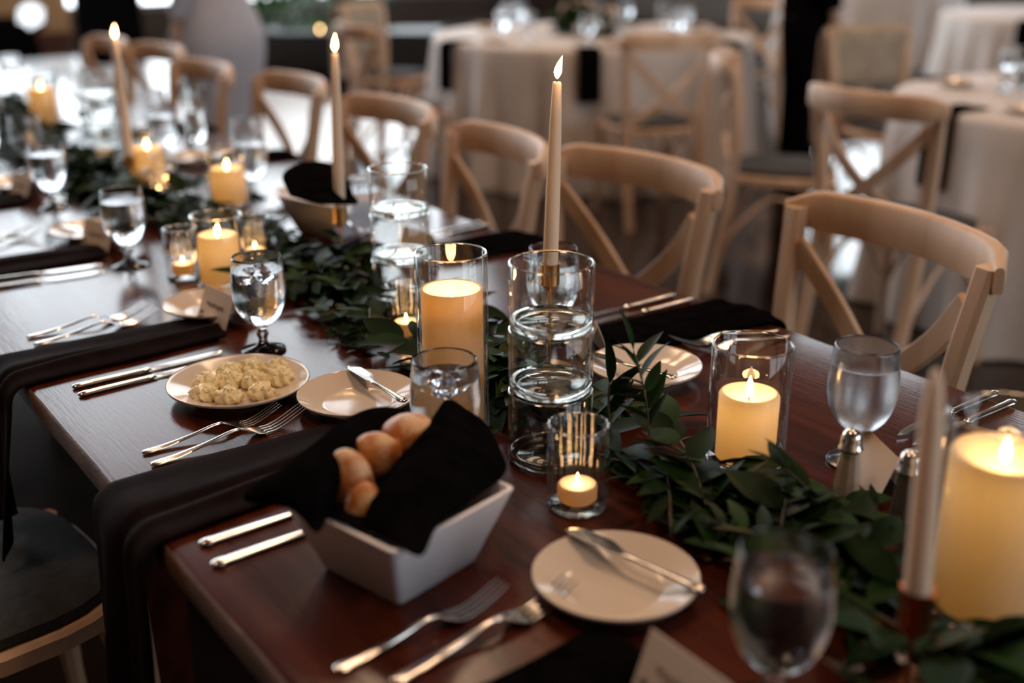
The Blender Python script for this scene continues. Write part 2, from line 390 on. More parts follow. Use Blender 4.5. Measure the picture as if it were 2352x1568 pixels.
# ------------------------------------------------------------------ round tables with cloths
def cloth_table(x, y, R, lab, seed, nf=22):
    t = thing('round_table', lab.replace('white pleated cloth on the round table', 'round cloth-covered banquet table'), 'table', (x, y, 0))
    MB().lathe([(0, .735), (R-.02, .735), (R-.01, .742), (R-.01, .752), (0, .752)], 48).build('tabletop', ceil_m, t)
    MB().lathe([(0, 0), (.3, 0), (.3, .02), (.05, .05), (.04, .735), (0, .735)], 16).build('pedestal', blackpaint, t)
    m = MB(); n = 176; prof = [(0, .756), (R*.6, .7562), (R-.01, .756), (R+.006, .749), (R+.012, .73)]+[(R+.012+.05*k/10, .73-.72*k/10) for k in range(1, 11)]
    def mod(r, z, a):
        if z > .74: return r
        k = (.75-z)/.75
        return r + k*(.055*math.sin(nf*a+1.5*math.sin(3*a+seed))+.03*math.sin((nf//2+3)*a+seed)+.012*math.sin(43*a))
    m.lathe(prof, n, mod=mod)
    c = m.build('tablecloth', white_cloth, ang=80); c.location = (x, y, 0)
    tag(c, 'white floor-length cloth on ' + lab, 'tablecloth', 'white cloths on the round tables')
    c['label'] = lab[0].upper()+lab[1:] if False else lab
    return t
T1 = Vector((5.14, -4.33)); T2 = Vector((1.94, -4.17))
cloth_table(T1.x, T1.y, .90, 'white pleated cloth on the round table at upper middle', 1)
cloth_table(T2.x, T2.y, .82, 'white pleated cloth on the round table at the right edge', 4, 16)
T3 = on(2440, 285, 0).xy; T4 = on(1985, 139, 0).xy
cloth_table(T3.x, T3.y, .9, 'white pleated cloth on the round table at the upper right corner', 2)
cloth_table(T4.x, T4.y, .9, 'white pleated cloth on the round table farthest back', 3)
def aim(x, y, T, r=0): return math.atan2(T.y-y, T.x-x)-PI/2+r
G_B = 'cross-back chairs round the cloth-covered tables'
for (x, y, T, r, lab) in ((3.98, -3.72, T1, .15, 'cross-back chair with cane seat in front of the upper middle round table'),
                       (5.10, -3.02, T1, -.15, 'cross-back chair on the left side of the upper middle round table'),
                       (6.32, -3.70, T1, 0, 'cross-back chair with beige coat left of the upper middle round table'),
                       (5.2, -5.62, T1, 0, 'cross-back chair tucked in on the right of the upper middle round table'),
                       (2.06, -3.03, T2, .1, 'cross-back chair nearest at the right-hand round table, X slats facing us'),
                       (2.86, -3.38, T2, 0, 'cross-back chair seen edge-on beside the person in black'),
                       (3.19, -4.50, T2, 0, 'cross-back chair on the far side of the right-hand round table'),
                       (T3.x-1.0, T3.y+.65, T3, 0, 'cross-back chair at the round table in the upper right corner')):
    chair.put((x, y, 0), aim(x, y, T, r), lab, G_B)
def drape(name, lab, cat, x0, y0, T, wdt, m, front=.30, back=.45, zt=.90, off=.24):
    """cloth folded over a chair back"""
    a = aim(x0, y0, T); R_ = Matrix.Rotation(a, 3, 'Z'); mbb = MB(); rows = []
    for i in range(15):
        u = i/14
        if u < .45: y, z = -off+.045, zt-.02-(front*(1-u/.45))
        elif u < .55: q = (u-.45)/.1; y, z = -off+.045-.10*q, zt+.012*math.sin(PI*q)
        else: y, z = -off-.06, zt-.01-back*(u-.55)/.45
        rows.append([R_ @ Vector((wdt*(v/12-.5), y+.008*math.sin(v*1.7+i*.2), z)) for v in range(13)])
    o = mbb.grid(rows).build(name, m, solid=.006, sub=1); o.location = (x0, y0, 0)
    return tag(o, lab, cat)
drape('beige_coat', 'beige coat hung over a chair back left of the upper middle table', 'coat', 6.32, -3.70, T1, .44, beige_m)
drape('pale_shawl', 'pale shawl over the chair back beside the person in black', 'shawl', 3.19, -4.50, T2, .42, beige_m, .25, .55)
# ------------------------------------------------------------------ glassware
def goblet(glass, level=.122, ice=0, name='water_goblet'):
    t = thing(name, '', 'glass')
    outer = [(0, 0), (.030, 0), (.0325, .0012), (.0325, .003), (.026, .0055), (.012, .0095), (.0068, .014), (.0062, .019), (.0086, .025), (.0088, .028), (.0062, .033), (.0068, .037), (.014, .0415),
             (.0225, .048), (.0305, .058), (.0360, .071), (.0388, .085), (.0395, .098), (.0388, .112), (.0372, .128), (.0357, .142), (.0352, .1445), (.0342, .1452), (.0336, .1442)]
    inner = [(.0342, .140), (.0356, .128), (.0372, .112), (.0379, .098), (.0372, .085), (.0344, .0725), (.029, .0605), (.021, .0515), (.010, .0465), (0, .0452)]
    MB().lathe(outer+inner, 48).build('bowl', glass, t, ang=60)
    if level:
        wp = [(0, level+.0003)]+[(.030, level+.0002)]
        rr = lambda z: next(b[0]+(a[0]-b[0])*(z-b[1])/(a[1]-b[1]) for a, b in zip(inner, inner[1:]) if b[1] <= z <= a[1])
        wp += [(rr(level)+.0002, level+.0008)]+[(r+.0003, z-.0002) for r, z in inner[1:] if z < level-.002]
        wp[-1] = (0, .045)
        MB().lathe(wp[::-1], 48).build('water', water_m, t, ang=60)
    rr_ = random.Random(ice)
    for k in range(ice):
        a = 2*PI*k/max(ice, 1)+.5
        MB().box((0, 0, 0), (.021, .019, .017)).build('ice_cube', ice_m, t, bevel=.003, seg=2).matrix_local = Matrix.Translation((.0145*math.cos(a), .0145*math.sin(a), level-.0065)) @ Euler((rr_.random(), rr_.random(), rr_.random()*3)).to_matrix().to_4x4()
    return t
gob = Kind(goblet(dew_m), .04); gobi = Kind(goblet(dew_m, .124, 3), .04); gobf = Kind(goblet(frost_m, .122), .04); gobe = Kind(goblet(dew_m, .0, name='wine_goblet'), .04)
GL = 'water goblets along the near side of the long table'; GR = 'water goblets along the far side of the long table'
def rim(px, py, h=.145): p = on(px, py, TT+h); return (p.x, p.y, TT)
gob.put((.478, -.604, TT), 0, 'misted water goblet large and blurred at the bottom of the picture', GL)
gobi.put(rim(1021, 823), 0, 'water goblet with ice standing behind the bread bowl', GL)
gobi.put((1.474, -.624, TT), 1, 'iced water goblet between the place card and the leaves, behind the butter plate', GL)
gob.put((2.035, -.614, TT), 0, 'water goblet left of the small lit pillar in its glass', GL)
gob.put((2.587, -.630, TT), 0, 'water goblet second from the far left, beyond the dark napkin', GL)
for i, x in enumerate((3.14, 3.70, 4.25, 4.8, 5.3)):
    gob.put((x, -.62, TT), i, 'blurred water goblet %s past the card-side goblets of the near row' % ('first', 'second', 'third', 'fourth', 'last')[i], GL)
gobf.put((.72, -1.018, TT), 2, 'misted water goblet in front of the nearest chair, beside the shakers', GR)
gob.put(rim(1271, 567), 0, 'water goblet standing behind the brass candlestick and stacked cylinders', GR)
gob.put(rim(828, 408), 0, 'water goblet right of the second lit taper, in front of a chair', GR)
for i, (x, y) in enumerate(((2.42, -1.03), (2.95, -1.02), (3.5, -1.03), (4.05, -1.02), (4.6, -1.04), (5.15, -1.03))):
    gob.put((x, y, TT), i, 'blurred water goblet %s along the far-side row beyond the bread bowl' % ('first', 'second', 'third', 'fourth', 'fifth', 'last')[i], GR)
for i, (x, y) in enumerate(((3.05, -.70), (3.3, -1.12), (3.62, -.74), (3.95, -1.10), (4.4, -.72), (2.66, -1.13))):
    gobe.put((x, y, TT), i, 'empty stemmed glass %s' % ('behind the leaning taper', 'before the third chair back', 'left of the leaning taper', 'below the dress', 'by the far left pillar candle', 'behind the tall slim glass')[i], 'empty stemmed glasses at the far end')
# tall tumbler with straw
tt_ = thing('tall_tumbler', 'tall slim glass with a dark straw in front of the grey dress', 'glass', on(452, 322))
MB().lathe([(0, 0), (.026, 0), (.027, .002), (.034, .160), (.0335, .161), (.0325, .160), (.0255, .012), (0, .011)], 32).build('tumbler_wall', glass_m, tt_)
MB().lathe([(0, .0105), (.0256, .0115), (.0295, .085), (0, .085)], 32).build('drink', water_m, tt_)
MB().tube([(.02, 0, .012), (-.018, .01, .20)], .003, 8).build('straw', blackpaint, tt_)
# ------------------------------------------------------------------ candles
def flame_at(parent, z, h=.026, bend=.3, light=1.0, top=True):
    m = MB(); rs = []
    for r, q in ((.0006, 0), (.0030, .12), (.0046, .27), (.0043, .45), (.0029, .68), (.0013, .87), (.0002, 1)):
        off = bend*h*(q**2)*.5
        rs.append([Vector((off+r*h/.026*math.cos(2*PI*k/10), r*h/.026*math.sin(2*PI*k/10), z+q*h)) for k in range(10)])
    m.rings(rs); f = m.build('flame', flame_m, parent); f.visible_shadow = True
    MB().tube([(0, 0, z-.008), (.0004, 0, z+.002), (.0012, 0, z+.006)], .0008, 6).build('wick', wick_m, parent)
    l = lamp('candle_light', 'POINT', (bend*h*.2, 0, z+h*.5), .40*light, (1, .55, .24), .009)
    l.parent = parent; l.data.name = 'candle_light'
    return f
def pillar(x, y, r, h, lab, well=.012, lit=True, grp='lit ivory pillar candles in glass cylinders', glow=1.0, z0=TT+.005, fh=.026, bend=0):
    t = thing('pillar_candle', lab, 'candle', (x, y, z0), 0, grp)
    prof = [(0, 0), (r-.002, 0), (r, .002), (r, h-.004), (r-.0015, h-.0012), (r-.004, h), (r-.008, h-.002), (r*.62, h-well*.6), (r*.3, h-well), (0, h-well)]
    if well > .02: prof = [(0, 0), (r-.002, 0), (r, .002), (r, h-.003), (r-.0012, h), (r-.0035, h-.001), (r-.0048, h-well*.6), (r-.009, h-well), (0, h-well-.001)]
    MB().lathe(prof, 40, mod=lambda q, z, a: q*(1+.006*math.sin(3*a+z*20))).build('wax', wax_m, t, ang=50)
    if lit:
        flame_at(t, h-well+.006, fh, bend, .8)
        l = lamp('wax_glow', 'POINT', (0, 0, h-well-.005 if well < .02 else h-well*.42), .068*glow, (1, .66, .30), .010); l.parent = t  # added lamp hidden inside the wax, stands in for scattered flame light
    return t
def cylinder(x, y, R, H, lab, z0=TT, thick=.0028, foot=.004, grp='clear glass candle cylinders', rib=0, name='hurricane_glass'):
    t = thing(name, lab, 'candle holder', (x, y, z0), 0, grp)
    md = (lambda q, z, a: q*(1+.018*math.cos(rib*a))) if rib else None
    n = rib*6 if rib else 56
    MB().lathe([(R-.003, .0), (R-.0008, .0008), (R, .003), (R, H-.001), (R-.0008, H), (R-thick+.0008, H), (R-thick, H-.001), (R-thick, foot)], n, mod=md).build('wall', glass_thin, t, ang=60)
    MB().lathe([(R-thick/2, H-.0007), (R-.0003, H+.0006), (R-thick/2, H+.0014), (R-thick+.0003, H+.0006), (R-thick/2, H-.0007)], n, mod=md).build('rim', glass_m, t, ang=80)
    MB().lathe([(0, .0003), (R-.004, .0003), (R-.0012, .0015), (R-.0008, foot*.6), (R-.0032, foot), (0, foot)], n, mod=md).build('base', glass_m, t, ang=60)
    return t
def hurricane(x, y, R, H, r, h, lab, **k):
    cylinder(x, y, R, H, 'glass cylinder round the ' + lab); KEEP.append((x, y, R+.004))
    return pillar(x, y, r, h, lab, **k)
hurricane(1.058, -.686, .0425, .232, .0365, .185, 'tall ivory pillar candle in the middle of the picture', well=.030, glow=2.6, fh=.016)
hurricane(.800, -.920, .0455, .144, .0345, .081, 'lit short pillar candle right of the stacked cylinders', glow=1.1)
hurricane(.462, -.868, .0530, .190, .0460, .150, 'lit fat pillar candle at the right edge', glow=1.25, well=.016)
hurricane(1.832, -.708, .0440, .122, .0350, .084, 'lit short pillar candle left of the iced goblet', bend=-.5)
hurricane(2.389, -.960, .0450, .128, .0380, .080, 'lit pillar candle in front of the second chair from the dress', bend=-.3)
hurricane(2.777, -.915, .0450, .115, .0370, .074, 'lit pillar candle right of the leaning taper')
hurricane(3.673, -.907, .0480, .165, .0400, .125, 'lit pillar candle near the far left end of the table')
hurricane(4.55, -.88, .0480, .165, .0400, .110, 'blurred lit pillar candle in the far left corner')
def stack(x, y, R, hs, where):
    z = TT
    nm = ('bottom', 'middle', 'top')
    for i, h in enumerate(hs):
        t = thing('glass_cylinder', '%s glass cylinder of the stack %s' % (nm[i], where), 'vase', (x, y, z), 0, 'clear glass cylinders stacked three high')
        ft = .011; th = .0030; r = R-.0005*i
        MB().lathe([(r-.005, .0015), (r-.0015, .003), (r, .007), (r, h-.001), (r-.001, h), (r-th+.001, h), (r-th, h-.002), (r-th, ft)], 56).build('wall', glass_thin, t, ang=60)
        MB().lathe([(r-th/2, h-.001), (r-.0004, h+.0004), (r-th/2, h+.0012), (r-th+.0004, h+.0004), (r-th/2, h-.001)], 56).build('rim', glass_m, t, ang=80)
        MB().lathe([(0, .0018), (r*.55, .0014), (r-.010, .0003), (r-.004, .0008), (r-.0010, .004), (r-.0008, ft-.001), (r-th-.0002, ft+.0012), (r-.010, ft-.0005), (0, ft-.002)], 56).build('base', glass_m, t, ang=60)
        z += h+.0014
    KEEP.append((x, y, R+.003))
stack(.941, -.742, .0490, (.086, .073, .076), 'in the middle of the picture')
stack(1.556, -.911, .0490, (.072, .074, .074), 'left of the tall pillar candle')
p = on(238, 345); stack(p.x, p.y, .052, (.072, .074, .074), 'behind the leaning taper')
def votive(x, y, R, H, lab, lit=True):
    t = cylinder(x, y, R, H, lab, grp='ribbed votive glasses', rib=20, name='votive_glass', foot=.006); KEEP.append((x, y, R+.003))
    c = thing('tealight_candle', 'small lit wax candle inside the ' + lab, 'candle', (x, y, TT+.0072), 0, 'tealights in the votive glasses')
    r = R*.66
    MB().lathe([(0, 0), (r*.8, 0), (r, .004), (r, .018), (r*.9, .020), (r*.5, .0185), (0, .0182)], 28).build('wax', wax_m, c)
    flame_at(c, .0205, .012, 0, .28)
votive(.831, -.693, .0325, .096, 'ribbed votive glass in front of the stacked cylinders')
votive(1.905, -.668, .0290, .090, 'votive glass left of the small lit pillar')
votive(1.919, -.812, .0290, .085, 'votive glass behind the iced goblet among the leaves')
votive(1.396, -.822, .0290, .085, 'votive glass left of the tall pillar candle')
votive(2.62, -.90, .0300, .085, 'votive glass beside the leaning taper')
votive(2.95, -.86, .0300, .085, 'blurred votive glass left of the leaning taper')
votive(2.50, -.84, .0290, .080, 'votive glass in the leaves below the glowing far pillar')
def taper(x, y, zc, zt, lab, r0=.0105, lit=True, lean=(0, 0), mm=brass_m, cup_h=.032, bend=.3):
    s = thing('candlestick', 'slender brass candlestick under the ' + lab, 'candlestick', (x, y, TT), 0, 'brass candlesticks on the long table')
    MB().lathe([(0, 0), (.034, 0), (.036, .0012), (.035, .003), (.012, .0042), (.0035, .006), (.0024, .010), (0, .010)], 32).build('base', mm, s)
    MB().lathe([(0, .008), (.0021, .008), (.0021, zc-cup_h-.008), (.003, zc-cup_h-.007), (.0075, zc-cup_h-.001), (0, zc-cup_h)], 16).build('stem', mm, s)
    ci = r0+.0008
    MB().lathe([(0, zc-cup_h-.002), (.0075, zc-cup_h-.002), (ci+.0022, zc-cup_h+.003), (ci+.0022, zc-.001), (ci+.0024, zc), (ci+.0004, zc), (ci+.0002, zc-.02), (0, zc-.02)], 28).build('cup', mm, s)
    c = thing('taper_candle', lab, 'candle', (x, y, TT+zc-.0198), 0, 'ivory taper candles')
    H = zt-zc+.0198
    c.rotation_euler = (lean[0], lean[1], 0)
    rt = r0*.55
    if lit:
        prof = [(0, 0), (r0, 0), (r0, .02), (r0*.93, H*.45), (r0*.75, H*.8), (rt, H-.003), (rt*.85, H-.0008), (rt*.3, H-.0015), (0, H-.0018)]
    else:
        prof = [(0, 0), (r0, 0), (r0, .02), (r0*.95, H*.45), (r0*.80, H*.8), (r0*.55, H*.93), (r0*.25, H-.003), (0, H)]
    MB().lathe(prof, 24).build('wax', taper_m, c)
    if lit: flame_at(c, H+.003, .030, bend, .8)
    else: MB().tube([(0, 0, H-.002), (.0003, 0, H+.007)], .0007, 6).build('wick', wick_m, c)
    KEEP.append((x, y, .02))
def lean_to(x, y, zc, zt, px, py):
    """small rotations that bring the candle's top to a place seen in the photo"""
    d = ray(px, py); b = Vector((x, y, TT+zc-.02)); H = zt-zc+.02
    best = None
    for i in range(-30, 31):
        for j in range(-30, 31):
            rx, ry = i*.004, j*.004
            tip = b + Euler((rx, ry, 0)).to_matrix() @ Vector((0, 0, H)); q = tip-CAM
            Z = q.dot(FWD); e = math.hypot(q.dot(RIGHT)/Z*F_PX+1176-px, 784-q.dot(UP)/Z*F_PX-py)+abs(rx)*60+abs(ry)*60
            if best is None or e < best[0]: best = (e, rx, ry)
    return best[1:]
for (x, y, zc, zt, px, py, lab, k) in (
        (1.160, -.912, .156, .399, 1280, 187, 'tall lit ivory taper in the middle of the picture', {'bend': -.6}),
        (1.795, -.927, .112, .384, 769, 122, 'lit taper left of centre, in front of the bright floor', {'bend': -.2}),
        (2.631, -.824, .092, .352, 263, 85, 'leaning lit taper at upper left', {'bend': -.5}),
        (.428, -.706, .098, .290, 2150, 842, 'unlit blurred taper standing at the lower right', {'lit': False, 'mm': bronze_m, 'cup_h': .04}),
        (2.98, -.70, .050, .115, 30, 312, 'burnt-down pinkish taper near the left edge', {'lit': False, 'mm': bronze_m})):
    taper(x, y, zc, zt, lab, lean=lean_to(x, y, zc, zt, px, py), **k)
# ------------------------------------------------------------------ plates and what lies on them
def plate(r, name='bread_plate'):
    t = thing(name, '', 'plate')
    prof = [(0, .0035), (r*.52, .0035), (r*.56, .001), (r*.60, .001), (r*.61, .004), (r*.75, .0095), (r*.97, .0165), (r*.995, .0180), (r, .0195), (r*.985, .0205), (r*.95, .0192), (r*.74, .0130), (r*.62, .0080), (r*.55, .0066), (0, .0064)]
    MB().lathe(prof, 64).build('dish', china_m, t, ang=60)
    MB().lathe([(r*.986, .0202), (r*.998, .0212), (r*1.004, .0200), (r*.998, .0188), (r*.986, .0202)], 64).build('rim_band', china_m, t, ang=80)
    return t
pl = Kind(plate(.078)); G_P = 'small china bread plates'
plates = {}
for key, x, y, lab in (('a', 1.209, -.635, 'bread plate with butter knife right of the butter rosettes'), ('b', .680, -.615, 'bread plate with knife in the foreground, in front of the garland'),
                       ('c', 1.061, -1.002, 'bread plate with knife behind the upright leafy tip'), ('d', 1.682, -.632, 'bread plate behind the iced goblet'),
                       ('e', 2.285, -.62, 'blurred bread plate left of the plain goblet'), ('f', 2.85, -.62, 'blurred bread plate at the left edge of the table'), ('g', 3.42, -.62, 'blurred bread plate in the far left'),
                       ('h', 2.32, -1.12, 'blurred bread plate in front of the bright floor'), ('i', 2.90, -1.08, 'blurred bread plate below the tall slim glass')):
    pl.put((x, y, TT), 0, lab, G_P); plates[key] = (x, y); KEEP.append((x, y, .083))
bp = plate(.094, 'butter_plate'); bp.location = (1.343, -.529, TT); bp['label'] = 'larger china plate holding piped butter rosettes'
def rosette(seed):
    rr = random.Random(seed); m = MB(); n = 72; prof = []
    H = .0205*rr.uniform(.92, 1.1); lean = rr.uniform(-.2, .2)
    zs = [(0, 0), (.0120, 0), (.0150, .0022), (.0163, .005), (.0158, .008), (.0162, .0102), (.0145, .0128), (.0118, .0140), (.0122, .0160), (.0100, .0182), (.0066, .0188), (.0058, H-.0004), (.0030, H+.0006), (0, H-.0006)]
    k0 = rr.choice((7, 8)); ph = rr.random()*6
    def mod(r, z, a): return r*(1+.17*abs(math.sin(k0*a*.5+ph+z*130))*1.6-.12+.05*math.sin(2*k0*a+z*160)+.26*noise.noise((math.cos(a)*1.8+seed, math.sin(a)*1.8, z*120)))
    m.lathe(zs, n, mod=mod)
    m.v = [(x+lean*z+.0009*noise.noise((x*220, y*220, z*220+seed)), y+.15*z*lean, max(0, z+.0052*noise.noise((x*170, y*170+seed, z*60))*min(1, z*100))) for x, y, z in m.v]
    o = m.build('butter_rosette', butter_m, ang=70); return o
ros = [rosette(s) for s in range(3)]; used = [False]*3
for i, (x, y, z, wh) in enumerate(((1.366, -.494, 0, 'at the left back'), (1.335, -.478, 0, 'at the far left front'), (1.308, -.500, 0, 'alone at the front left'), (1.388, -.534, .000, 'at the back'), (1.385, -.566, 0, 'at the back right'),
                        (1.357, -.524, .000, 'in the middle'), (1.338, -.550, 0, 'right of the middle'), (1.297, -.540, 0, 'alone at the front right'), (1.362, -.590, 0, 'at the right back'), (1.326, -.582, 0, 'at the far right'))):
    o = ros[i % 3]
    if used[i % 3]: o = o.copy(); COL.objects.link(o)
    used[i % 3] = True
    o.location = (x, y, TT+.0064+z); o.rotation_euler = (0, 0, i*1.3)
    tag(o, 'pale yellow piped butter rosette %s of the plate' % wh, 'butter', 'butter rosettes on the plate')
# ------------------------------------------------------------------ cutlery (local x from handle end to tip)
def prof_s(tab, x):
    """smooth cubic through the table"""
    n = len(tab)
    sl = [0]+[(tab[i+1][1]-tab[i-1][1])/(tab[i+1][0]-tab[i-1][0]) for i in range(1, n-1)]+[(tab[-1][1]-tab[-2][1])/(tab[-1][0]-tab[-2][0])]
    for i in range(n-1):
        (x0, y0), (x1, y1) = tab[i], tab[i+1]
        if x <= x1 or i == n-2:
            h = x1-x0; t = min(1, max(0, (x-x0)/h))
            return (2*t**3-3*t*t+1)*y0+(t**3-2*t*t+t)*h*sl[i]+(-2*t**3+3*t*t)*y1+(t**3-t*t)*h*sl[i+1]
def prof_z(tab, x):
    for a, b in zip(tab, tab[1:]):
        if a[0] <= x <= b[0]:
            q = (x-a[0])/(b[0]-a[0]); q = q*q*(3-2*q); return a[1]+(b[1]-a[1])*q
    return tab[-1][1]
def make_fork(L=.192):
    t = thing('dinner_fork', '', 'fork'); k = L/.192
    Z = [(0, .0030), (.03, .0038), (.07, .0085), (.098, .0135), (.112, .0135), (.130, .0062), (.146, .0036), (.165, .0078), (.195, .0205)]
    Wd = [(0, .0012), (.0012, .0040), (.0035, .0060), (.009, .0070), (.03, .0058), (.07, .0034), (.100, .0024), (.111, .0029), (.121, .0080), (.131, .0118), (.1405, .0124)]
    m = MB(); rs = []
    for i in range(34):
        x = .1405*(i/33)**1.25; hw = prof_z(Wd, x); z = prof_s(Z, x); th = .0016 if x < .11 else .0009; dish = -.0022*max(0, min(1, (x-.118)/.02))
        ring = []
        for j in range(10):
            a = 2*PI*j/10; ring.append(Vector((x*k, hw*math.cos(a), z+th*math.sin(a)*(1 if abs(math.cos(a)) > .9 else 1.25)+dish*(1-math.cos(a)**2))))
        rs.append(ring)
    m.rings(rs); m.build('handle', steel_m, t)
    for s in (-1.5, -.5, .5, 1.5):
        pts = [Vector(((.1395+(.195-.1395)*q)*k, s*(.0066-.0004*q), prof_s(Z, .1395+(.195-.1395)*q)-.0004)) for q in (0, .2, .4, .6, .8, 1)]
        MB().tube(pts, [.0019, .00165, .0014, .0012, .001, .0006], 6, .75).build('tine', steel_m, t)
    return t
def make_knife(L=.225, blade=.115, hw=.0068, bw=.0095, name='table_knife', serr=True, flip=1):
    t = thing(name, '', 'knife'); hl = L-blade; rs = []
    for x, w_, h_ in ((0, .4, .4), (.002, .75, .8), (.006, 1, 1), (.012, 1.05, 1.05), (.017, .9, .95), (.03, .92, 1), (hl*.6, .85, .9), (hl*.9, .72, .8), (hl-.003, .8, .85), (hl, .7, .7), (hl+.003, .5, .3)):
        rs.append([Vector((x, hw*w_*math.cos(2*PI*j/12), .0035+.0034*h_*math.sin(2*PI*j/12))) for j in range(12)])
    MB().rings(rs).build('handle', steel_m, t)
    top_, bot_ = [], []; n = 40
    for i in range(n+1):
        q = i/n; x = hl+blade*q
        back = bw*.55*(1-max(0, (q-.82)/.18)**2)*(.45+.55*min(1, q*6))
        edge = -bw*(.35+.65*min(1, q*4))*(1-max(0, (q-.62)/.38)**2.2)
        if serr and .15 < q < .93: edge += .0006*((i % 2)*2-1)
        top_.append(Vector((x, back*flip, .0035))); bot_.append(Vector((x, edge*flip, .0030)))
    m = MB(); m.grid([[p+Vector((0, 0, .0007)) for p in top_], [(a+b)/2+Vector((0, 0, .0006)) for a, b in zip(top_, bot_)], bot_, [(a+b)/2-Vector((0, 0, .0006)) for a, b in zip(top_, bot_)], [p-Vector((0, 0, .0007)) for p in top_], [p+Vector((0, 0, .0007)) for p in top_]])
    m.build('blade', steel_m, t, ang=30)
    return t
def make_spreader():
    t = thing('butter_knife', '', 'knife'); rs = []
    for x, w_, h_ in ((0, .4, .5), (.002, .9, .9), (.008, 1.15, 1), (.02, .85, .9), (.05, .6, .8), (.075, .45, .75), (.084, .62, .8), (.09, .5, .6), (.094, .35, .4)):
        rs.append([Vector((x, .0068*w_*math.cos(2*PI*j/12), .003+.0028*h_*math.sin(2*PI*j/12))) for j in range(12)])
    MB().rings(rs).build('handle', steel_m, t)
    rs = []
    for q in [i/14 for i in range(15)]:
        x = .090+.075*q; up_ = .0055*(min(1, q*5)*.7+.3)*(1-max(0, (q-.8)/.2)**2*.9); dn = .0145*(min(1, q*3)*.75+.25)*(1-max(0, (q-.75)/.25)**2*.85)
        rs.append([Vector((x, up_, .0038)), Vector((x, (up_-dn)/2, .0042)), Vector((x, -dn, .0032)), Vector((x, (up_-dn)/2, .0022))])
    MB().rings(rs).build('blade', steel_m, t, ang=30)
    return t
fork = Kind(make_fork()); knife = Kind(make_knife()); spread = Kind(make_spreader())
def lay(kind, a, b, lab, grp, z=TT, sc=None):
    p, q = on(*a, z), on(*b, z)
    kind.put((p.x, p.y, z), math.atan2(q.y-p.y, q.x-p.x), lab, grp, scale=sc)
GF, GK = 'forks at the near-side place settings', 'knives at the near-side place settings'
lay(fork, (327, 1044), (600, 968), 'shorter fork left of the butter plate setting, farther of the pair', GF, sc=.92)
lay(fork, (347, 1072), (668, 975), 'larger fork below the butter plate, nearer of the pair', GF, sc=1.03)
lay(fork, (62, 778), (325, 722), 'farther fork by the second place setting on the left', GF, sc=.97)
lay(fork, (78, 795), (345, 735), 'nearer fork by the second place setting on the left', GF, sc=1.0)
lay(fork, (768, 1545), (1130, 1385), 'farther of the two blurred forks at the bottom', GF)
lay(fork, (900, 1572), (1240, 1405), 'nearer of the two blurred forks at the bottom, catching candlelight', GF, sc=1.03)
for i, (x, y) in enumerate(((2.42, -.36), (2.36, -.36), (2.98, -.36), (2.92, -.36), (3.54, -.36), (3.48, -.36))):
    fork.put((x, y, TT), -PI/2-.12, 'blurred %s fork at the %s setting up the near edge beyond the two clear pairs' % (('farther', 'nearer')[i % 2], ('first', 'second', 'third')[i//2]), GF)
lay(knife, (166, 894), (400, 838), 'upper of two knives lying left of the butter plate', GK, sc=.98)
lay(knife, (180, 912), (400, 857), 'lower of two knives lying left of the butter plate', GK, sc=.96)
lay(knife, (458, 1256), (700, 1176), 'upper knife half hidden by the white bread bowl', GK)
lay(knife, (486, 1304), (722, 1220), 'lower knife half hidden by the white bread bowl', GK)
lay(knife, (-60, 652), (228, 612), 'upper knife at the left edge beside the dark napkin', GK)
lay(knife, (-60, 672), (232, 628), 'lower knife at the left edge beside the dark napkin', GK)
GK2 = 'knives at the far-side place settings'
lay(knife, (1590, 690), (1350, 752), 'knife above the dark napkin in front of the second chair', GK2)
lay(knife, (1548, 680), (1335, 735), 'farther knife above the dark napkin in front of the second chair', GK2)
lay(knife, (1125, 520), (1000, 548), 'farther blurred knife behind the left stacked cylinders', GK2)
lay(knife, (1108, 513), (985, 541), 'second blurred knife behind the left stacked cylinders', GK2)
lay(knife, (2290, 905), (1990, 1035), 'serrated knife lying right of the misted goblet', GK2)
lay(knife, (2330, 925), (2035, 1052), 'second knife partly hidden by the unlit taper', GK2)
lay(fork, (1790, 762), (1560, 800), 'fork in front of the dark napkin by the nearest chair', 'forks on the far side', sc=.98)
lay(fork, (1815, 775), (1600, 818), 'fork right of the far bread plate', 'forks on the far side', sc=.98)
def rest(a, b, za, zb, lab):
    """a knife lying across a plate, from its handle end to its tip"""
    p, q = on(*a, TT+za), on(*b, TT+zb); d = (q-p); rz = math.atan2(d.y, d.x); ry = -math.atan2(d.z, math.hypot(d.x, d.y))
    spread.put(p, 0, lab, 'butter knives on the bread plates', rot=Euler((0, ry, rz), 'XYZ'), scale=d.length/.165)
rest((930, 926), (800, 846), .0215, .0225, 'steel butter knife resting on the bread plate by the butter')
rest((1618, 1362), (1300, 1222), .0215, .0225, 'steel butter knife resting across the foreground plate')
rest((1552, 872), (1345, 815), .0205, .0225, 'steel butter knife on the plate behind the leafy tip')
rest((556, 705), (470, 652), .021, .0215, 'butter knife on the plate behind the iced goblet')
rest((250, 548), (140, 522), .021, .0215, 'butter knife on the blurred plate at left')
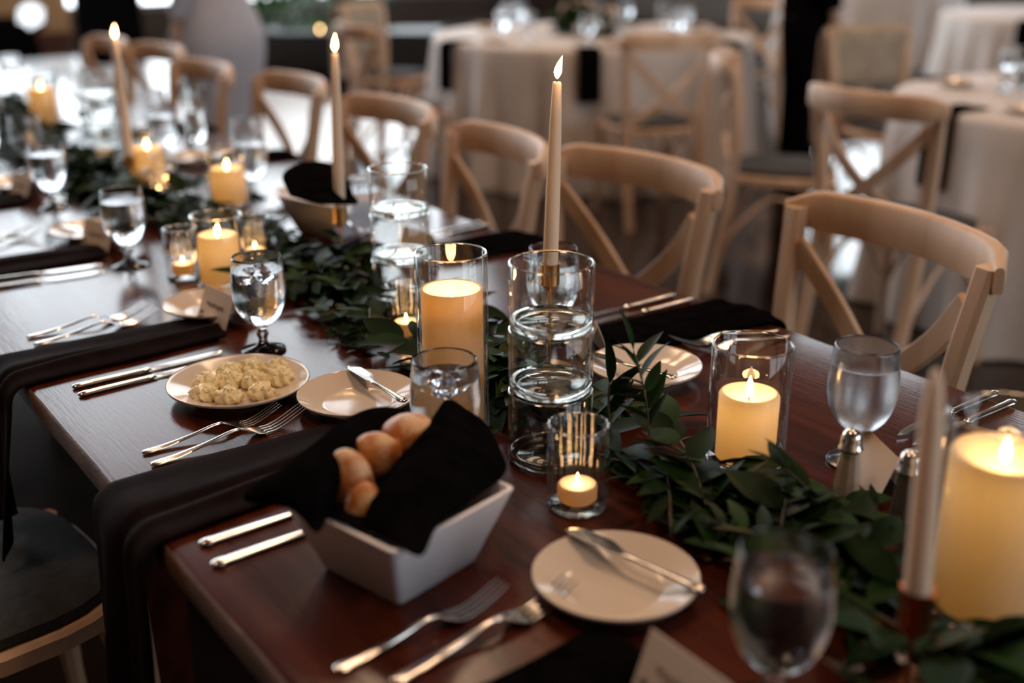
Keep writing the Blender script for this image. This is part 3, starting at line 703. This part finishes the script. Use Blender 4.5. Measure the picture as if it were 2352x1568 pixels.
# ------------------------------------------------------------------ place napkins
def napkin(lab, inner, edge, hang, yi, ye, grp, seed, m=plum_m, spread_=.0):
    """inner/edge: (x far, x near) at both ends; runs from y=yi to the table edge ye, then drops by hang"""
    s = 1 if ye > yi else -1; rows = []; nv = 26
    L1 = abs(ye-yi)+.006; R_ = .012; L2 = R_*PI/2; Ltot = L1+L2+hang; nu = 44
    for i in range(nu+1):
        l = Ltot*i/nu
        if l < L1: yy, zz, k, nrm = yi+s*l, 0, l/L1, (0, 1)
        elif l < L1+L2: a = (l-L1)/R_; yy, zz, k, nrm = ye+s*(.006+R_*math.sin(a)), -R_*(1-math.cos(a)), 1, (math.sin(a), math.cos(a))
        else: yy, zz, k, nrm = ye+s*(.006+R_), -R_-(l-L1-L2), 1, (1, 0)
        d = max(0, (l-L1-L2)/max(hang, .01))
        xf = inner[0]+(edge[0]-inner[0])*k; xn = inner[1]+(edge[1]-inner[1])*k
        row = []
        for j in range(nv+1):
            v = j/nv; w_ = 4*v*(1-v)
            h = .0052+.0060*w_**.5+.0028*math.sin(v*PI*3+seed+l*3)*w_+.0040*noise.noise((v*3+seed, l*7, seed))*w_
            # long soft crease where the cloth is folded over
            h += -.0060*math.exp(-((v-.62+.05*math.sin(l*9+seed))/.06)**2)+.004*math.exp(-((v-.74)/.06)**2)
            h += d*(.012*math.sin(v*PI*4+seed)+.018*math.sin(v*PI*2+seed*2)+.02)
            x = xf+(xn-xf)*(v+.0*d)+.006*noise.noise((l*6, v*2, seed+5))+d*.012*math.sin(seed+v*5)
            row.append(Vector((x, yy+s*nrm[0]*h, TT+zz+max(.003, nrm[1]*h) if nrm[1] > 0 else TT+zz-.02*d*math.sin(v*PI*2+seed))))
        rows.append(row)
    o = MB().grid(rows).build('napkin', m, solid=.0035, sub=1, ang=80); return tag(o, lab, 'napkin', grp)
GN = 'dark napkins hanging over the near table edge'; GN2 = 'dark napkins at the far side of the long table'
napkin('dark napkin second along the near edge, with a place card on it', (1.664, 1.552), (1.672, 1.530), .215, -.600, YL, GN, 1.0)
napkin('dark napkin nearest the bread bowl, draped over the edge', (1.172, 1.048), (1.175, 1.012), .42, -.575, YL, GN, 2.2)
napkin('dark napkin third along the near edge at left', (2.215, 2.11), (2.225, 2.09), .25, -.600, YL, GN, 3.1)
napkin('black napkin at the bottom of the picture by the last place card', (.642, .52), (.63, .48), .25, -.560, YL, GN, 4.0, black_m)
napkin('dark napkin farther up the near edge', (2.78, 2.66), (2.78, 2.65), .25, -.600, YL, GN, 5.0)
napkin('dark napkin near the far left corner of the table', (3.34, 3.22), (3.34, 3.21), .25, -.600, YL, GN, 6.0)
napkin('black napkin in front of the second chair on the far side', (1.250, 1.135), (1.235, 1.10), .2, -1.035, YR, GN2, 1.5, black_m)
napkin('black napkin behind the left stacked cylinders', (1.81, 1.69), (1.80, 1.67), .2, -1.10, YR, GN2, 2.5, black_m)
napkin('black napkin in front of the dress-side chairs', (2.92, 2.80), (2.92, 2.78), .2, -1.08, YR, GN2, 3.5, black_m)
napkin('black napkin farthest along the far side', (3.50, 3.38), (3.50, 3.36), .2, -1.08, YR, GN2, 4.5, black_m)
# ------------------------------------------------------------------ place cards (ridge along x)
def make_card():
    t = thing('place_card', '', 'place card'); L, H, sp = .088, .050, .020
    for s in (1, -1):
        m = MB(); a, b = Vector((0, s*sp, 0)), Vector((0, 0, H)); n = (b-a).normalized(); e = Vector((0, s, .4)).normalized()*.0004
        q = [Vector((-L/2, 0, 0))+a, Vector((L/2, 0, 0))+a, Vector((L/2, 0, 0))+b, Vector((-L/2, 0, 0))+b]
        m.add([v-e for v in q]+[v+e for v in q], [(0, 1, 2, 3), (7, 6, 5, 4), (0, 4, 5, 1), (1, 5, 6, 2), (2, 6, 7, 3), (3, 7, 4, 0)])
        pnl = m.build('panel', paper_m, t, smooth=False)
        if s < 0: continue
        w1 = MB(); base = a+(b-a)*.52+e*3
        pts = [base+Vector((-s*(.026-.052*k/40), 0, 0))*-1+n*(.0035*math.sin(k*1.25)+.001*math.sin(k*.4)) for k in range(41)]
        w1.tube(pts, .00045, 5).build('handwriting', ink_m, pnl)
        w2 = MB(); c = a+(b-a)*.17+e*2.5+Vector((-s*-.033, 0, 0))
        for k in range(3):
            d = (Vector((1, 0, 0))*math.cos(.6+k*.8)+n*math.sin(.6+k*.8))*.008; pr = d.cross(e).normalized()*.0016
            w2.add([c, c+d*.5+pr, c+d, c+d*.5-pr], [(0, 1, 2, 3)])
        w2.build('leaf_motif', ink_m, pnl, smooth=False)
    return t
card = Kind(make_card()); _c = on(1584, 1512, TT+.055)
for (x, y, z, rz, lab) in ((1.622, -.622, .006, .12, 'cream place card at the inner end of the napkin by the iced goblet'), (_c.x, _c.y, .008, -.02, 'cream place card at the bottom of the picture'),
                          (2.185, -.612, .004, .3, 'small cream place card by the blurred napkin at left'), (2.742, -.61, .004, .2, 'blurred place card near the left edge'), (3.28, -.61, .004, 0, 'blurred place card far up the table at left'),
                          (1.190, -1.005, .004, PI-.35, 'cream place card behind the stacked cylinders'), (.672, -.995, .0, PI-.5, 'cream place card between the two shakers'),
                          (1.76, -1.07, .004, PI+.1, 'place card behind the left stacked cylinders'), (.14, -.62, .0, .2, 'cream place card at the lower right corner')):
    card.put((x, y, TT+z), rz, lab, 'folded cream place cards')
# ------------------------------------------------------------------ shakers
def shaker(x, y, fill, lab):
    t = thing('table_shaker', lab, 'shaker', (x, y, TT), .3, 'glass table shakers with metal caps')
    n = 10
    MB().lathe([(0, 0), (.0165, 0), (.0172, .002), (.0115, .056), (.0110, .059), (0, .059)], n).build('body', glass_thin, t, ang=20)
    MB().lathe([(0, .003), (.0145, .003), (.0100, .054), (0, .054)], n).build('contents', fill, t, ang=20)
    MB().lathe([(.0124, .056), (.0132, .0575), (.0132, .0595), (.0118, .061), (.0112, .070), (.0095, .0765), (.0050, .0805), (0, .0815)], 28).build('cap', steel_m, t, ang=50)
    KEEP.append((x, y, .017))
shaker(.672, -.941, mat('salt', (.55, .45, .36), .9), 'salt shaker in front of the misted goblet')
shaker(.602, -.945, mottle(mat('pepper', rough=.9), (.06, .045, .035), (.12, .09, .07), 900), 'pepper shaker just left of the unlit taper')
# ------------------------------------------------------------------ bread bowls
def bowl(cx, cy, rz, lab, b=.0535, tp=.0805, H=.080):
    t = thing('bread_bowl', lab, 'bowl', (cx, cy, TT), rz, 'square white bread bowls')
    def ring(h, z, rc=.007):
        out = []
        for k in range(4):
            a0 = PI/2*k; cxx, cyy = (h-rc)*(1 if k in (0, 3) else -1), (h-rc)*(1 if k in (0, 1) else -1)
            for j in range(5): a = a0+PI/2*j/4; out.append(Vector((cxx+rc*math.cos(a), cyy+rc*math.sin(a), z)))
        return out
    MB().rings([ring(b-.003, 0), ring(b, .002), ring(tp, H-.001), ring(tp-.001, H), ring(tp-.004, H), ring(tp-.005, H-.002), ring(b-.003, .006)]).build('shell', white_plastic, t, ang=45)
    KEEP.append((cx, cy, tp*1.2)); return t
bowl(.8415, -.4785, math.radians(13+0), 'white square bowl of bread rolls in the foreground')
bowl(2.03, -1.035, math.radians(16), 'white square bread bowl behind the second taper')
def flap(ctrl, name, lab, extra=()):
    m = MB()
    for c in [ctrl]+list(extra): m.grid([[at(*p) for p in row] for row in c])
    # soft random crumple
    m.v = [tuple(Vector(v)+Vector((noise.noise(Vector(v)*31), noise.noise(Vector(v)*27+Vector((5, 1, 2))), noise.noise(Vector(v)*29+Vector((1, 9, 4)))))*.004) for v in m.v]
    o = m.build(name, black_m, solid=.0022, sub=3, ang=180); return tag(o, lab, 'napkin', 'black napkins lining the bread bowls')
R_FLAP = [[(1000, 985, 1.175), (1019, 900, 1.18), (1066, 940, 1.19), (1114, 962, 1.19), (1140, 1010, 1.18)],
          [(925, 1040, 1.10), (985, 985, 1.115), (1055, 985, 1.125), (1115, 1010, 1.14), (1160, 1055, 1.15)],
          [(880, 1095, 1.06), (940, 1060, 1.055), (1030, 1050, 1.06), (1110, 1060, 1.08), (1168, 1085, 1.115)],
          [(850, 1150, 1.03), (900, 1140, 1.015), (980, 1130, 1.02), (1060, 1125, 1.04), (1130, 1118, 1.075)],
          [(828, 1205, 1.01), (875, 1222, .990), (940, 1215, .985), (1000, 1195, 1.005), (1060, 1160, 1.035)],
          [(850, 1215, 1.01), (905, 1245, .975), (974, 1300, .955), (995, 1210, .995), (1040, 1170, 1.04)]]
L_FLAP = [[(700, 1035, 1.13), (745, 1000, 1.155), (800, 955, 1.175), (870, 930, 1.19), (965, 948, 1.195)],
          [(650, 1075, 1.09), (705, 1035, 1.10), (765, 995, 1.12), (830, 970, 1.14), (880, 985, 1.15)],
          [(600, 1110, 1.06), (660, 1075, 1.05), (730, 1040, 1.06), (792, 1025, 1.08), (826, 1072, 1.09)],
          [(540, 1150, 1.045), (630, 1120, 1.02), (700, 1095, 1.02), (755, 1065, 1.03), (785, 1085, 1.06)],
          [(600, 1155, 1.045), (650, 1160, 1.02), (700, 1160, 1.005), (748, 1135, 1.01), (776, 1140, 1.04)],
          [(640, 1160, 1.05), (690, 1168, 1.018), (726, 1246, .992), (748, 1175, 1.018), (765, 1165, 1.04)]]
flap(R_FLAP, 'napkin', 'black napkin folded over the rolls in the foreground bread bowl, right half')
flap(L_FLAP, 'napkin', 'black napkin spilling over the left of the foreground bread bowl')
INN = [[(690, 1160, 1.07), (760, 1080, 1.12), (880, 1020, 1.17), (1000, 1010, 1.20)], [(740, 1180, 1.03), (800, 1140, 1.10), (900, 1080, 1.14), (1040, 1050, 1.17)],
       [(800, 1205, 1.005), (860, 1180, 1.04), (960, 1130, 1.08), (1100, 1090, 1.13)], [(890, 1232, .995), (960, 1200, 1.02), (1040, 1150, 1.06), (1140, 1105, 1.11)]]
flap(INN, 'napkin', 'black cloth lining inside the foreground bread bowl under the rolls')
def roll(p, rx, ry, rz_, rot, lab, seed):
    m = MB(); n = 22; prof = [(math.sin(PI*k/14), -math.cos(PI*k/14)) for k in range(15)]; prof[0] = (0, -1); prof[-1] = (0, 1)
    m.lathe(prof, n)
    m.v = [(x*rx*(1+.10*noise.noise((x*1.5+seed, y*1.5, z*1.5))), y*ry*(1+.10*noise.noise((x*1.5, y*1.5+seed, z))), z*rz_*(1 if z > 0 else .8)) for x, y, z in m.v]
    o = m.build('bread_roll', bread_m, ang=180); o.location = p; o.rotation_euler = rot
    return tag(o, lab, 'bread roll', 'bread rolls in the foreground bowl')
roll(at(940, 1008, 1.150), .034, .029, .027, (.2, .3, .4), 'golden bread roll at the top of the foreground bowl', 1)
roll(at(862, 1052, 1.115), .027, .019, .027, (.1, .4, 1.2), 'bread roll in the middle of the foreground bowl', 2)
roll(at(806, 1112, 1.070), .024, .017, .036, (.1, .2, .9), 'bread roll at the left of the foreground bowl', 3)
roll(at(836, 1172, 1.045), .020, .015, .027, (.3, .1, .3), 'bread roll half hidden low in the foreground bowl', 4)
BK = [[(640, 400, 2.10), (690, 372, 2.16), (735, 366, 2.2), (785, 382, 2.22), (800, 420, 2.2)], [(660, 430, 2.03), (700, 395, 2.06), (745, 385, 2.1), (790, 400, 2.12), (812, 440, 2.14)],
      [(662, 448, 1.99), (700, 430, 1.98), (745, 425, 2.0), (790, 440, 2.03), (825, 460, 2.08)], [(668, 452, 1.99), (705, 462, 1.965), (742, 472, 1.965), (780, 470, 2.0), (822, 472, 2.06)]]
flap(BK, 'napkin', 'black napkin covering the bread bowl behind the second taper')
# ------------------------------------------------------------------ leaf garland
def leaf_mesh(name, L, W, m, fold=.25, curl=.12, n=7):
    mb_ = MB(); rows = []
    for i in range(n+1):
        q = i/n; hw = W*(math.sin(PI*min(1, q**.8))**.9)*(1-.15*q)+.0003; x = L*q; z = -curl*L*q*q
        rows.append([Vector((x, -hw, z+fold*hw)), Vector((x, 0, z)), Vector((x, hw, z+fold*hw))])
    mb_.grid(rows); me = mb_.mesh(name); me.materials.append(m)
    for p in me.polygons: p.use_smooth = True
    return me
BROAD = [leaf_mesh('leaf_broad', .076, .0190, LEAF[0]), leaf_mesh('leaf_broad_mid', .070, .0180, LEAF[1], .15, .2), leaf_mesh('leaf_broad_olive', .066, .0170, LEAF[2], .3, .05)]
SLIM = [leaf_mesh('leaf_slim', .054, .0078, LEAF[0]), leaf_mesh('leaf_slim_mid', .050, .0075, LEAF[1], .3, .2), leaf_mesh('leaf_slim_olive', .046, .007, LEAF[2])]
rg = random.Random(11)
def clear(p, rad=.0):
    if p.z < TT+.003: p.z = TT+.003+rg.random()*.004
    return all((p.x-x)**2+(p.y-y)**2 > (r+rad)**2 for x, y, r in KEEP)
def spine(x): return -.805+.035*math.sin(x*2.3+.6)-.03*max(0, min(1, (x-1.6)/1.5))
def frame_mat(o, d, upv, sc, roll_=0):
    d = d.normalized(); s = upv.cross(d).normalized(); u2 = d.cross(s)
    R_ = Matrix((d, s, u2)).transposed().to_4x4()
    return Matrix.Translation(o) @ R_ @ Matrix.Rotation(roll_, 4, 'X') @ Matrix.Diagonal((sc, sc, sc, 1))
def garland(x0, x1, nspr, lab, limit, extra_leafs, upright=()):
    t = thing('leaf_garland', lab, 'garland', ((x0+x1)/2, spine((x0+x1)/2), TT))
    inv = Matrix.Translation(-Vector(t.location)); stems = MB(); cnt = 0; over = MB(); todo = []
    pts = [Vector((x0+(x1-x0)*k/40, spine(x0+(x1-x0)*k/40)+.012*math.sin(k*.9), TT+.012+.006*math.sin(k*1.7))) for k in range(41)]
    pts = [p for p in pts if clear(p.copy(), .004)]
    # main runner in clear stretches
    run = []
    for p in pts:
        if run and (p-run[-1]).length > (x1-x0)/40*1.8+.02:
            if len(run) > 2: stems.tube(run, .0022, 6)
            run = []
        run.append(p)
    if len(run) > 2: stems.tube(run, .0022, 6)
    for s in range(nspr):
        x = x0+(x1-x0)*(s+rg.random())/nspr; side = rg.choice((-1, 1)); broad = rg.random() < .55
        o = Vector((x, spine(x)+rg.uniform(-.03, .03), TT+.012+rg.random()*.014))
        ang = (rg.uniform(.15, 1.15))*side+(PI if rg.random() < .55 else 0)
        d = Vector((math.cos(ang), math.sin(ang)*.8, rg.uniform(.05, .42))); ln = rg.uniform(.09, .17)
        cp = [o, o+d*ln*.5, o+d*ln+Vector((0, 0, -.016-.03*rg.random()))]
        todo.append((crv(cp, 8), broad))
    for u in upright: todo.append((crv(u, 8), False))
    for pt, broad in todo:
        pt = [Vector((p.x, p.y, max(p.z, TT+.004))) for p in pt]
        ok = [clear(p.copy(), .006) for p in pt]
        if not ok[0]: continue
        cut = ok.index(False) if False in ok else len(pt)
        if cut < 3: continue
        pt = pt[:cut]; stems.tube(pt, [.0015]*(len(pt)-1)+[.0007], 5)
        nl = rg.randint(8, 12)
        for k in range(nl):
            q = (k+1)/nl*(len(pt)-1.001); i = int(q); p = pt[i].lerp(pt[i+1], q-i); tan = (pt[i+1]-pt[i]).normalized()
            sd = 1 if k % 2 else -1; lat = Vector((0, 0, 1)).cross(tan).normalized()*sd
            dd = tan*rg.uniform(.5, 1)+lat*rg.uniform(.5, 1.1)*(0 if k == nl-1 else 1)+Vector((0, 0, rg.uniform(-.15, .5)))
            sc = rg.uniform(.75, 1.2)
            ln = (.076 if broad else .052)*sc
            tip = p+dd.normalized()*ln
            if tip.z < TT+.003: dd.z += (TT+.004-tip.z)/ln; tip = p+dd.normalized()*ln
            if not clear(tip.copy(), .004) or not clear(p.lerp(tip, .5), .012): continue
            me = rg.choice((BROAD if broad else SLIM)[:2]+[(BROAD if broad else SLIM)[rg.choice((0, 0, 1, 2))]])
            M = frame_mat(p, dd, (Vector((0, 0, 1))+Vector((rg.uniform(-.6, .6), rg.uniform(-.6, .6), 0))).normalized(), sc)
            if cnt < limit:
                o = bpy.data.objects.new('leaf', me); COL.objects.link(o); o.parent = t; o.matrix_local = inv @ M; cnt += 1
            else: over.add([inv @ (M @ v.co) for v in me.vertices], [tuple(p_.vertices) for p_ in me.polygons])
    for k in range(extra_leafs):   # thick underlayer of small leaves
        x = x0+(x1-x0)*rg.random(); p = Vector((x, spine(x)+rg.gauss(0, .048), TT+.004+rg.random()*.022)); a = rg.random()*2*PI
        d = Vector((math.cos(a), math.sin(a), rg.uniform(-.1, .45))); me = SLIM[0] if rg.random() < .6 else BROAD[0]; sc = rg.uniform(.6, .95)
        if (p+d*.05).z < TT+.003: d.z = .1
        if not clear(p.copy(), .004) or not clear(p+d.normalized()*.05, .004) or not clear(p+d.normalized()*.028, .010): continue
        M = frame_mat(p, d, Vector((rg.uniform(-.5, .5), rg.uniform(-.5, .5), 1)).normalized(), sc)
        over.add([inv @ (M @ v.co) for v in me.vertices], [tuple(p_.vertices) for p_ in me.polygons])
    stems.v = [tuple(inv @ Vector(v)) for v in stems.v]
    stems.build('stem', stem_m, t)
    if over.v:
        ov = over.build('small_leaves', LEAF[0], t, ang=180); ov['kind'] = 'stuff'
up1 = [at(1492, 1000, 1.26), at(1484, 930, 1.255), at(1472, 860, 1.25), at(1455, 805, 1.25)]
up2 = [at(1405, 985, 1.30), at(1398, 930, 1.30), at(1400, 880, 1.30)]
up3 = [at(1880, 1180, 1.13), at(1850, 1120, 1.12), at(1800, 1075, 1.12)]
garland(.02, 1.30, 40, 'dark green leafy garland in the near half of the table, right of the bread bowl', 300, 520, (up1, up2, up3))
garland(1.30, 5.5, 120, 'dark green leafy garland running away up the table at left', 300, 2200)
# ------------------------------------------------------------------ people
def skinned(name, verts, edges, radii, m, parent=None, sub=2):
    me = bpy.data.meshes.new(name); me.from_pydata(verts, edges, []); o = bpy.data.objects.new(name, me); COL.objects.link(o)
    o.modifiers.new('skin', 'SKIN'); sv = me.skin_vertices[0].data
    for i, r in enumerate(radii): sv[i].radius = (r, r) if not hasattr(r, '__len__') else r
    sv[0].use_root = True
    s = o.modifiers.new('sub', 'SUBSURF'); s.levels = s.render_levels = sub
    me.materials.append(m)
    if parent: o.parent = parent
    return o
def body(parent):
    V, E, R_ = [], [], []
    def chain(pts, start=None):
        pr = start
        for x, y, z, r in pts:
            V.append((x, y, z)); R_.append(r); i = len(V)-1
            if pr is not None: E.append((pr, i))
            pr = i
        return pr
    pel = chain([(0, 0, .95, .135)]); chest = chain([(0, .01, 1.10, .115), (0, 0, 1.28, .13), (0, 0, 1.38, .10)], pel); head = chain([(0, .005, 1.47, .050), (0, .01, 1.54, .062), (0, .02, 1.61, .085), (0, .02, 1.68, .078)], chest)
    for s in (-1, 1):
        chain([(s*.09, 0, .84, .088), (s*.095, .01, .48, .055), (s*.10, -.01, .12, .038), (s*.10, .03, .04, .036), (s*.105, .14, .03, .026)], pel)
        wr = chain([(s*.16, 0, 1.37, .052), (s*.22, .0, 1.12, .038), (s*.235, .07, .90, .026), (s*.235, .085, .84, .026)], chest)
        for k, (dx, ln) in enumerate(((-.024, .055), (-.008, .07), (.008, .072), (.022, .06))):
            chain([(s*.235+dx*.4, .09+dx, .80, .010), (s*.235+dx*.5, .095+dx, .80-ln*.5, .009), (s*.232+dx*.5, .088+dx, .80-ln, .0075)], wr)
        chain([(s*.222, .115, .825, .011), (s*.212, .125, .79, .009)], wr)
    b = skinned('body', V, E, R_, skin_m, parent)
    for s in (-1, 1):
        MB().lathe([(0, -.012), (.008, -.009), (.012, 0), (.008, .009), (0, .012)], 12).build('eye', whitecap, parent).location = (s*.031, .096, 1.625)
    MB().lathe([(0, -.02), (.010, -.016), (.013, 0), (.006, .018), (0, .024)], 10).build('nose', skin_m, parent).location = (0, .108, 1.60)
    MB().lathe([(0, -.006), (.02, -.002), (.022, .001), (0, .006)], 12).build('mouth', redbrown_m, parent).location = (0, .090, 1.568)
    h = MB().lathe([(.085, -.10), (.098, -.04), (.102, .02), (.085, .075), (.05, .10), (0, .11)], 24).build('hair', hair_m, parent); h.location = (0, -.015, 1.645); h.scale = (1, 1.02, 1)
    return b
def garment(parent, prof, m, name, fold=.0, nf=9, n=64):
    """prof: (half width x, half depth y, z, y offset)"""
    rs = []
    for hx, hy, z, oy in prof:
        rs.append([Vector(((hx+fold*(1-z)*math.sin(nf*2*PI*k/n))*math.cos(2*PI*k/n), oy+(hy+fold*(1-z)*math.sin(nf*2*PI*k/n+.8))*math.sin(2*PI*k/n), z)) for k in range(n)])
    return MB().rings(rs, cap=False).build(name, m, parent, solid=.006, sub=1, ang=180)
def sleeves(parent, m, r=.058):
    for s in (-1, 1):
        MB().tube([(s*.12, 0, 1.40), (s*.175, 0, 1.37), (s*.222, 0, 1.13), (s*.238, .062, .92)], [r*1.25, r*1.2, r, r*.8], 14).build('sleeve', m, parent)
pw = thing('person', 'person in a long fitted grey dress standing behind the row of chairs', 'person', (5.86, -2.38, 0), math.radians(-60))
body(pw)
garment(pw, [(.11, .09, 1.42, 0), (.175, .12, 1.34, 0), (.165, .125, 1.22, .01), (.150, .115, 1.08, .005), (.225, .17, .92, -.01), (.275, .20, .80, -.02), (.26, .195, .66, -.01), (.20, .16, .45, 0), (.20, .165, .25, 0), (.22, .19, .08, 0)], dress_m, 'dress', .006)
sleeves(pw, dress_m)
pb = thing('person', 'person dressed in black standing between the two round tables', 'person', on(1822, 398, 0), math.radians(150))
body(pb)
garment(pb, [(.11, .09, 1.43, 0), (.19, .13, 1.36, 0), (.18, .13, 1.2, .01), (.165, .125, 1.08, 0), (.17, .13, .95, 0), (.165, .13, .88, 0)], black_m, 'shirt')
for s in (-1, 1):
    MB().tube([(s*.075, 0, .93), (s*.09, 0, .80), (s*.098, .01, .48), (s*.10, 0, .06)], [.11, .105, .078, .065], 16).build('trouser_leg', black_m, pb)
    MB().box((s*.105, .05, .045), (.10, .27, .09)).build('shoe', blackpaint, pb, bevel=.03, seg=3)
sleeves(pb, black_m)
# ------------------------------------------------------------------ things at the back of the hall
p = on(275, 152, 0)
dt = thing('cocktail_table', 'small table draped in black with a round white top, upper left', 'table', (p.x+.35, p.y-.05, 0))
MB().lathe([(.34, .0), (.33, .3), (.32, .96), (.0, .97)], 48, mod=lambda r, z, a: r*(1+.04*(1-z)*math.sin(9*a)) if z < .95 else r).build('black_drape', black_m, dt, solid=.006)
MB().lathe([(0, .975), (.42, .975), (.425, .985), (.42, 1.0), (0, 1.0)], 48).build('white_top', whitecap, dt)
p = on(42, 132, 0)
sp_ = thing('black_glint_box', 'black box with an added glowing white patch for a bright highlight, far upper left', 'black box', (p.x+.2, p.y, 0), math.radians(-15))
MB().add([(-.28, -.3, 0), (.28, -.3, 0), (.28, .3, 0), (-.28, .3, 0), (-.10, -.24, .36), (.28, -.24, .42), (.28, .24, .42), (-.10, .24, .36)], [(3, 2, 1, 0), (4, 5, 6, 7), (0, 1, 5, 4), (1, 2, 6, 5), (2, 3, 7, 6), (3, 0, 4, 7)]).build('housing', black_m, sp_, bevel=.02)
hd = MB().lathe([(0, -.10), (.13, -.10), (.17, .08), (.165, .10), (.155, .08), (0, .08)], 6).build('glint_mount', blackpaint, sp_); hd.location = (.0, -.26, .40); hd.rotation_euler = (0, -1.1, -.3)
def lens(N, L):  # added glowing face imitating a bright highlight on the black box, no known lamp
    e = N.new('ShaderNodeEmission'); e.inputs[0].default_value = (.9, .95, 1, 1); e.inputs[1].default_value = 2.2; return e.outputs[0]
MB().lathe([(0, .078), (.155, .078), (.15, .088), (0, .092)], 6).build('lens', mixmat('glowing_glint', lens), hd)
pc = on(720, 128, 0); pc = at(712, 75, 11.1); st = thing('low_black_bench', 'low black bench carrying flowers and candles beyond the dress', 'bench', (pc.x, pc.y, 0), -.63)
MB().box((0, 0, .21), (.7, 2.6, .36)).build('bench_body', blackpaint, st, bevel=.01); MB().box((0, 0, .015), (.6, 2.5, .03)).build('plinth', blackpaint, st, smooth=False)
def bush(x, y, z, rx, ry, rz_, n, lab, cols, flowers=0):
    t = thing('flower_arrangement', lab, 'plant', (x, y, z)); over = MB(); rr = random.Random(n)
    for k in range(n):
        v = Vector((rr.gauss(0, 1), rr.gauss(0, 1), rr.gauss(0, 1))).normalized(); p_ = Vector((v.x*rx, v.y*ry, rz_*(.95+v.z*.95)))*1.0*(.55+.45*rr.random())+Vector((0, 0, .01))
        M = frame_mat(p_, v+Vector((0, 0, .3)), Vector((rr.random(), rr.random(), 1)).normalized(), rr.uniform(1.2, 2.0))
        me = BROAD[1] if rr.random() < .5 else SLIM[1]; over.add([M @ q.co for q in me.vertices], [tuple(f.vertices) for f in me.polygons])
    over.v = [(a, b, max(c, .0)) for a, b, c in over.v]
    o = over.build('foliage', cols, t, ang=180); o['kind'] = 'stuff'
    for k in range(flowers):
        v = Vector((rr.gauss(0, 1), rr.gauss(0, 1), abs(rr.gauss(0, .6)))).normalized()
        fl = MB().lathe([(0, 0), (.03, .005), (.05, .03), (.045, .055), (.025, .045), (.015, .06), (0, .05)], 15, mod=lambda r, z_, a: r*(1+.18*math.sin(5*a))).build('blossom', flower_m, t)
        fl.location = (v.x*rx*.85, v.y*ry*.85, .04+rz_*(.8+v.z*.8)); fl.rotation_euler = (rr.random(), rr.random(), 0)
green_bright = mottle(mat('bright_green_foliage', rough=.4), (.03, .13, .02), (.07, .22, .05), 5); green_bright.node_tree.nodes['Principled BSDF'].inputs['Specular IOR Level'].default_value = .1
bush(pc.x+.18, pc.y-.12, .39, .30, .9, .26, 900, 'green leafy arrangement with pale flowers on the black bench', green_bright, 14)
bush(T1.x, T1.y, .757, .20, .20, .06, 160, 'low greenery centrepiece on the upper middle round table', LEAF[1], 4)
bush(T2.x+.15, T2.y-.05, .757, .20, .20, .08, 160, 'low centrepiece on the right-hand round table', LEAF[1], 6)
for i, (px, py) in enumerate(((603, 75), (735, 67), (762, 80))):
    q = at(px, py, 11.0)
    c = thing('tealight_candle', 'small lit candle on the black bench, %s of three' % ('left-hand', 'middle', 'right-hand')[i], 'candle', (q.x, q.y, .39), 0, 'lit candles on the black bench')
    MB().lathe([(0, 0), (.03, 0), (.03, q.z-.39-.03), (0, q.z-.39-.03)], 16).build('wax', wax_m, c); f = flame_at(c, q.z-.39-.02, .045, 0, 1.0)
# settings on the round tables
def where(a):
    d = Vector((math.cos(a), math.sin(a), 0)); r, f = d.dot(RIGHT), d.dot(FWD)
    k = round(math.degrees(math.atan2(r, f))/45) % 8
    return ('far side', 'far right', 'right side', 'near right', 'near side', 'near left', 'left side', 'far left')[k]
def setting(T, R, angs, lab, who):
    for i, a in enumerate(angs):
        d = Vector((math.cos(a), math.sin(a), 0)); o = Vector((T.x, T.y, .7575)); s = Vector((-d.y, d.x, 0))
        q = o+d*(R-.17); pl.put(q+s*.0, a, 'china plate at the %s of the %s' % (where(a), who), 'plates on the round tables')
        q = o+d*(R-.33)-s*.12; gob.put(q, a, 'water goblet at the %s of the %s' % (where(a), who), 'goblets on the round tables')
        q = o+d*(R-.36)+s*.06; gobe.put(q, a, 'empty stemmed glass at the %s of the %s' % (where(a), who), 'goblets on the round tables')
        # black napkin under the plate, hanging over the edge
        m = MB(); rows = []
        for k in range(16):
            l = .42*k/15; e = R+.018
            if l < .16: r_, z_ = e-.16+l, .7605
            else: r_, z_ = e+.004+.01*min(1, (l-.16)/.02)+.03*(l-.16), .7605-max(0, l-.16)
            rows.append([Vector((T.x, T.y, 0))+d*r_+s*(-.23+.12*(j/6))+Vector((0, 0, z_+.0015*math.sin(j*2+k*.5))) for j in range(7)])
        tag(m.grid(rows).build('napkin', black_m, solid=.004, sub=1), 'black napkin hanging at the %s of the %s' % (where(a), who), 'napkin', 'black napkins on the round tables')
w1 = 'upper middle round table'; w2 = 'right-hand round table'; w3 = 'round table in the upper right corner'
setting(T1, .9, [math.radians(a) for a in (95, 150, 205, 260, 310, 20)], w1, w1)
setting(T2, .8, [math.radians(a) for a in (84, 150, 205, 20)], w2, w2)
setting(T3, .9, [math.radians(a) for a in (110, 170)], w3, w3)
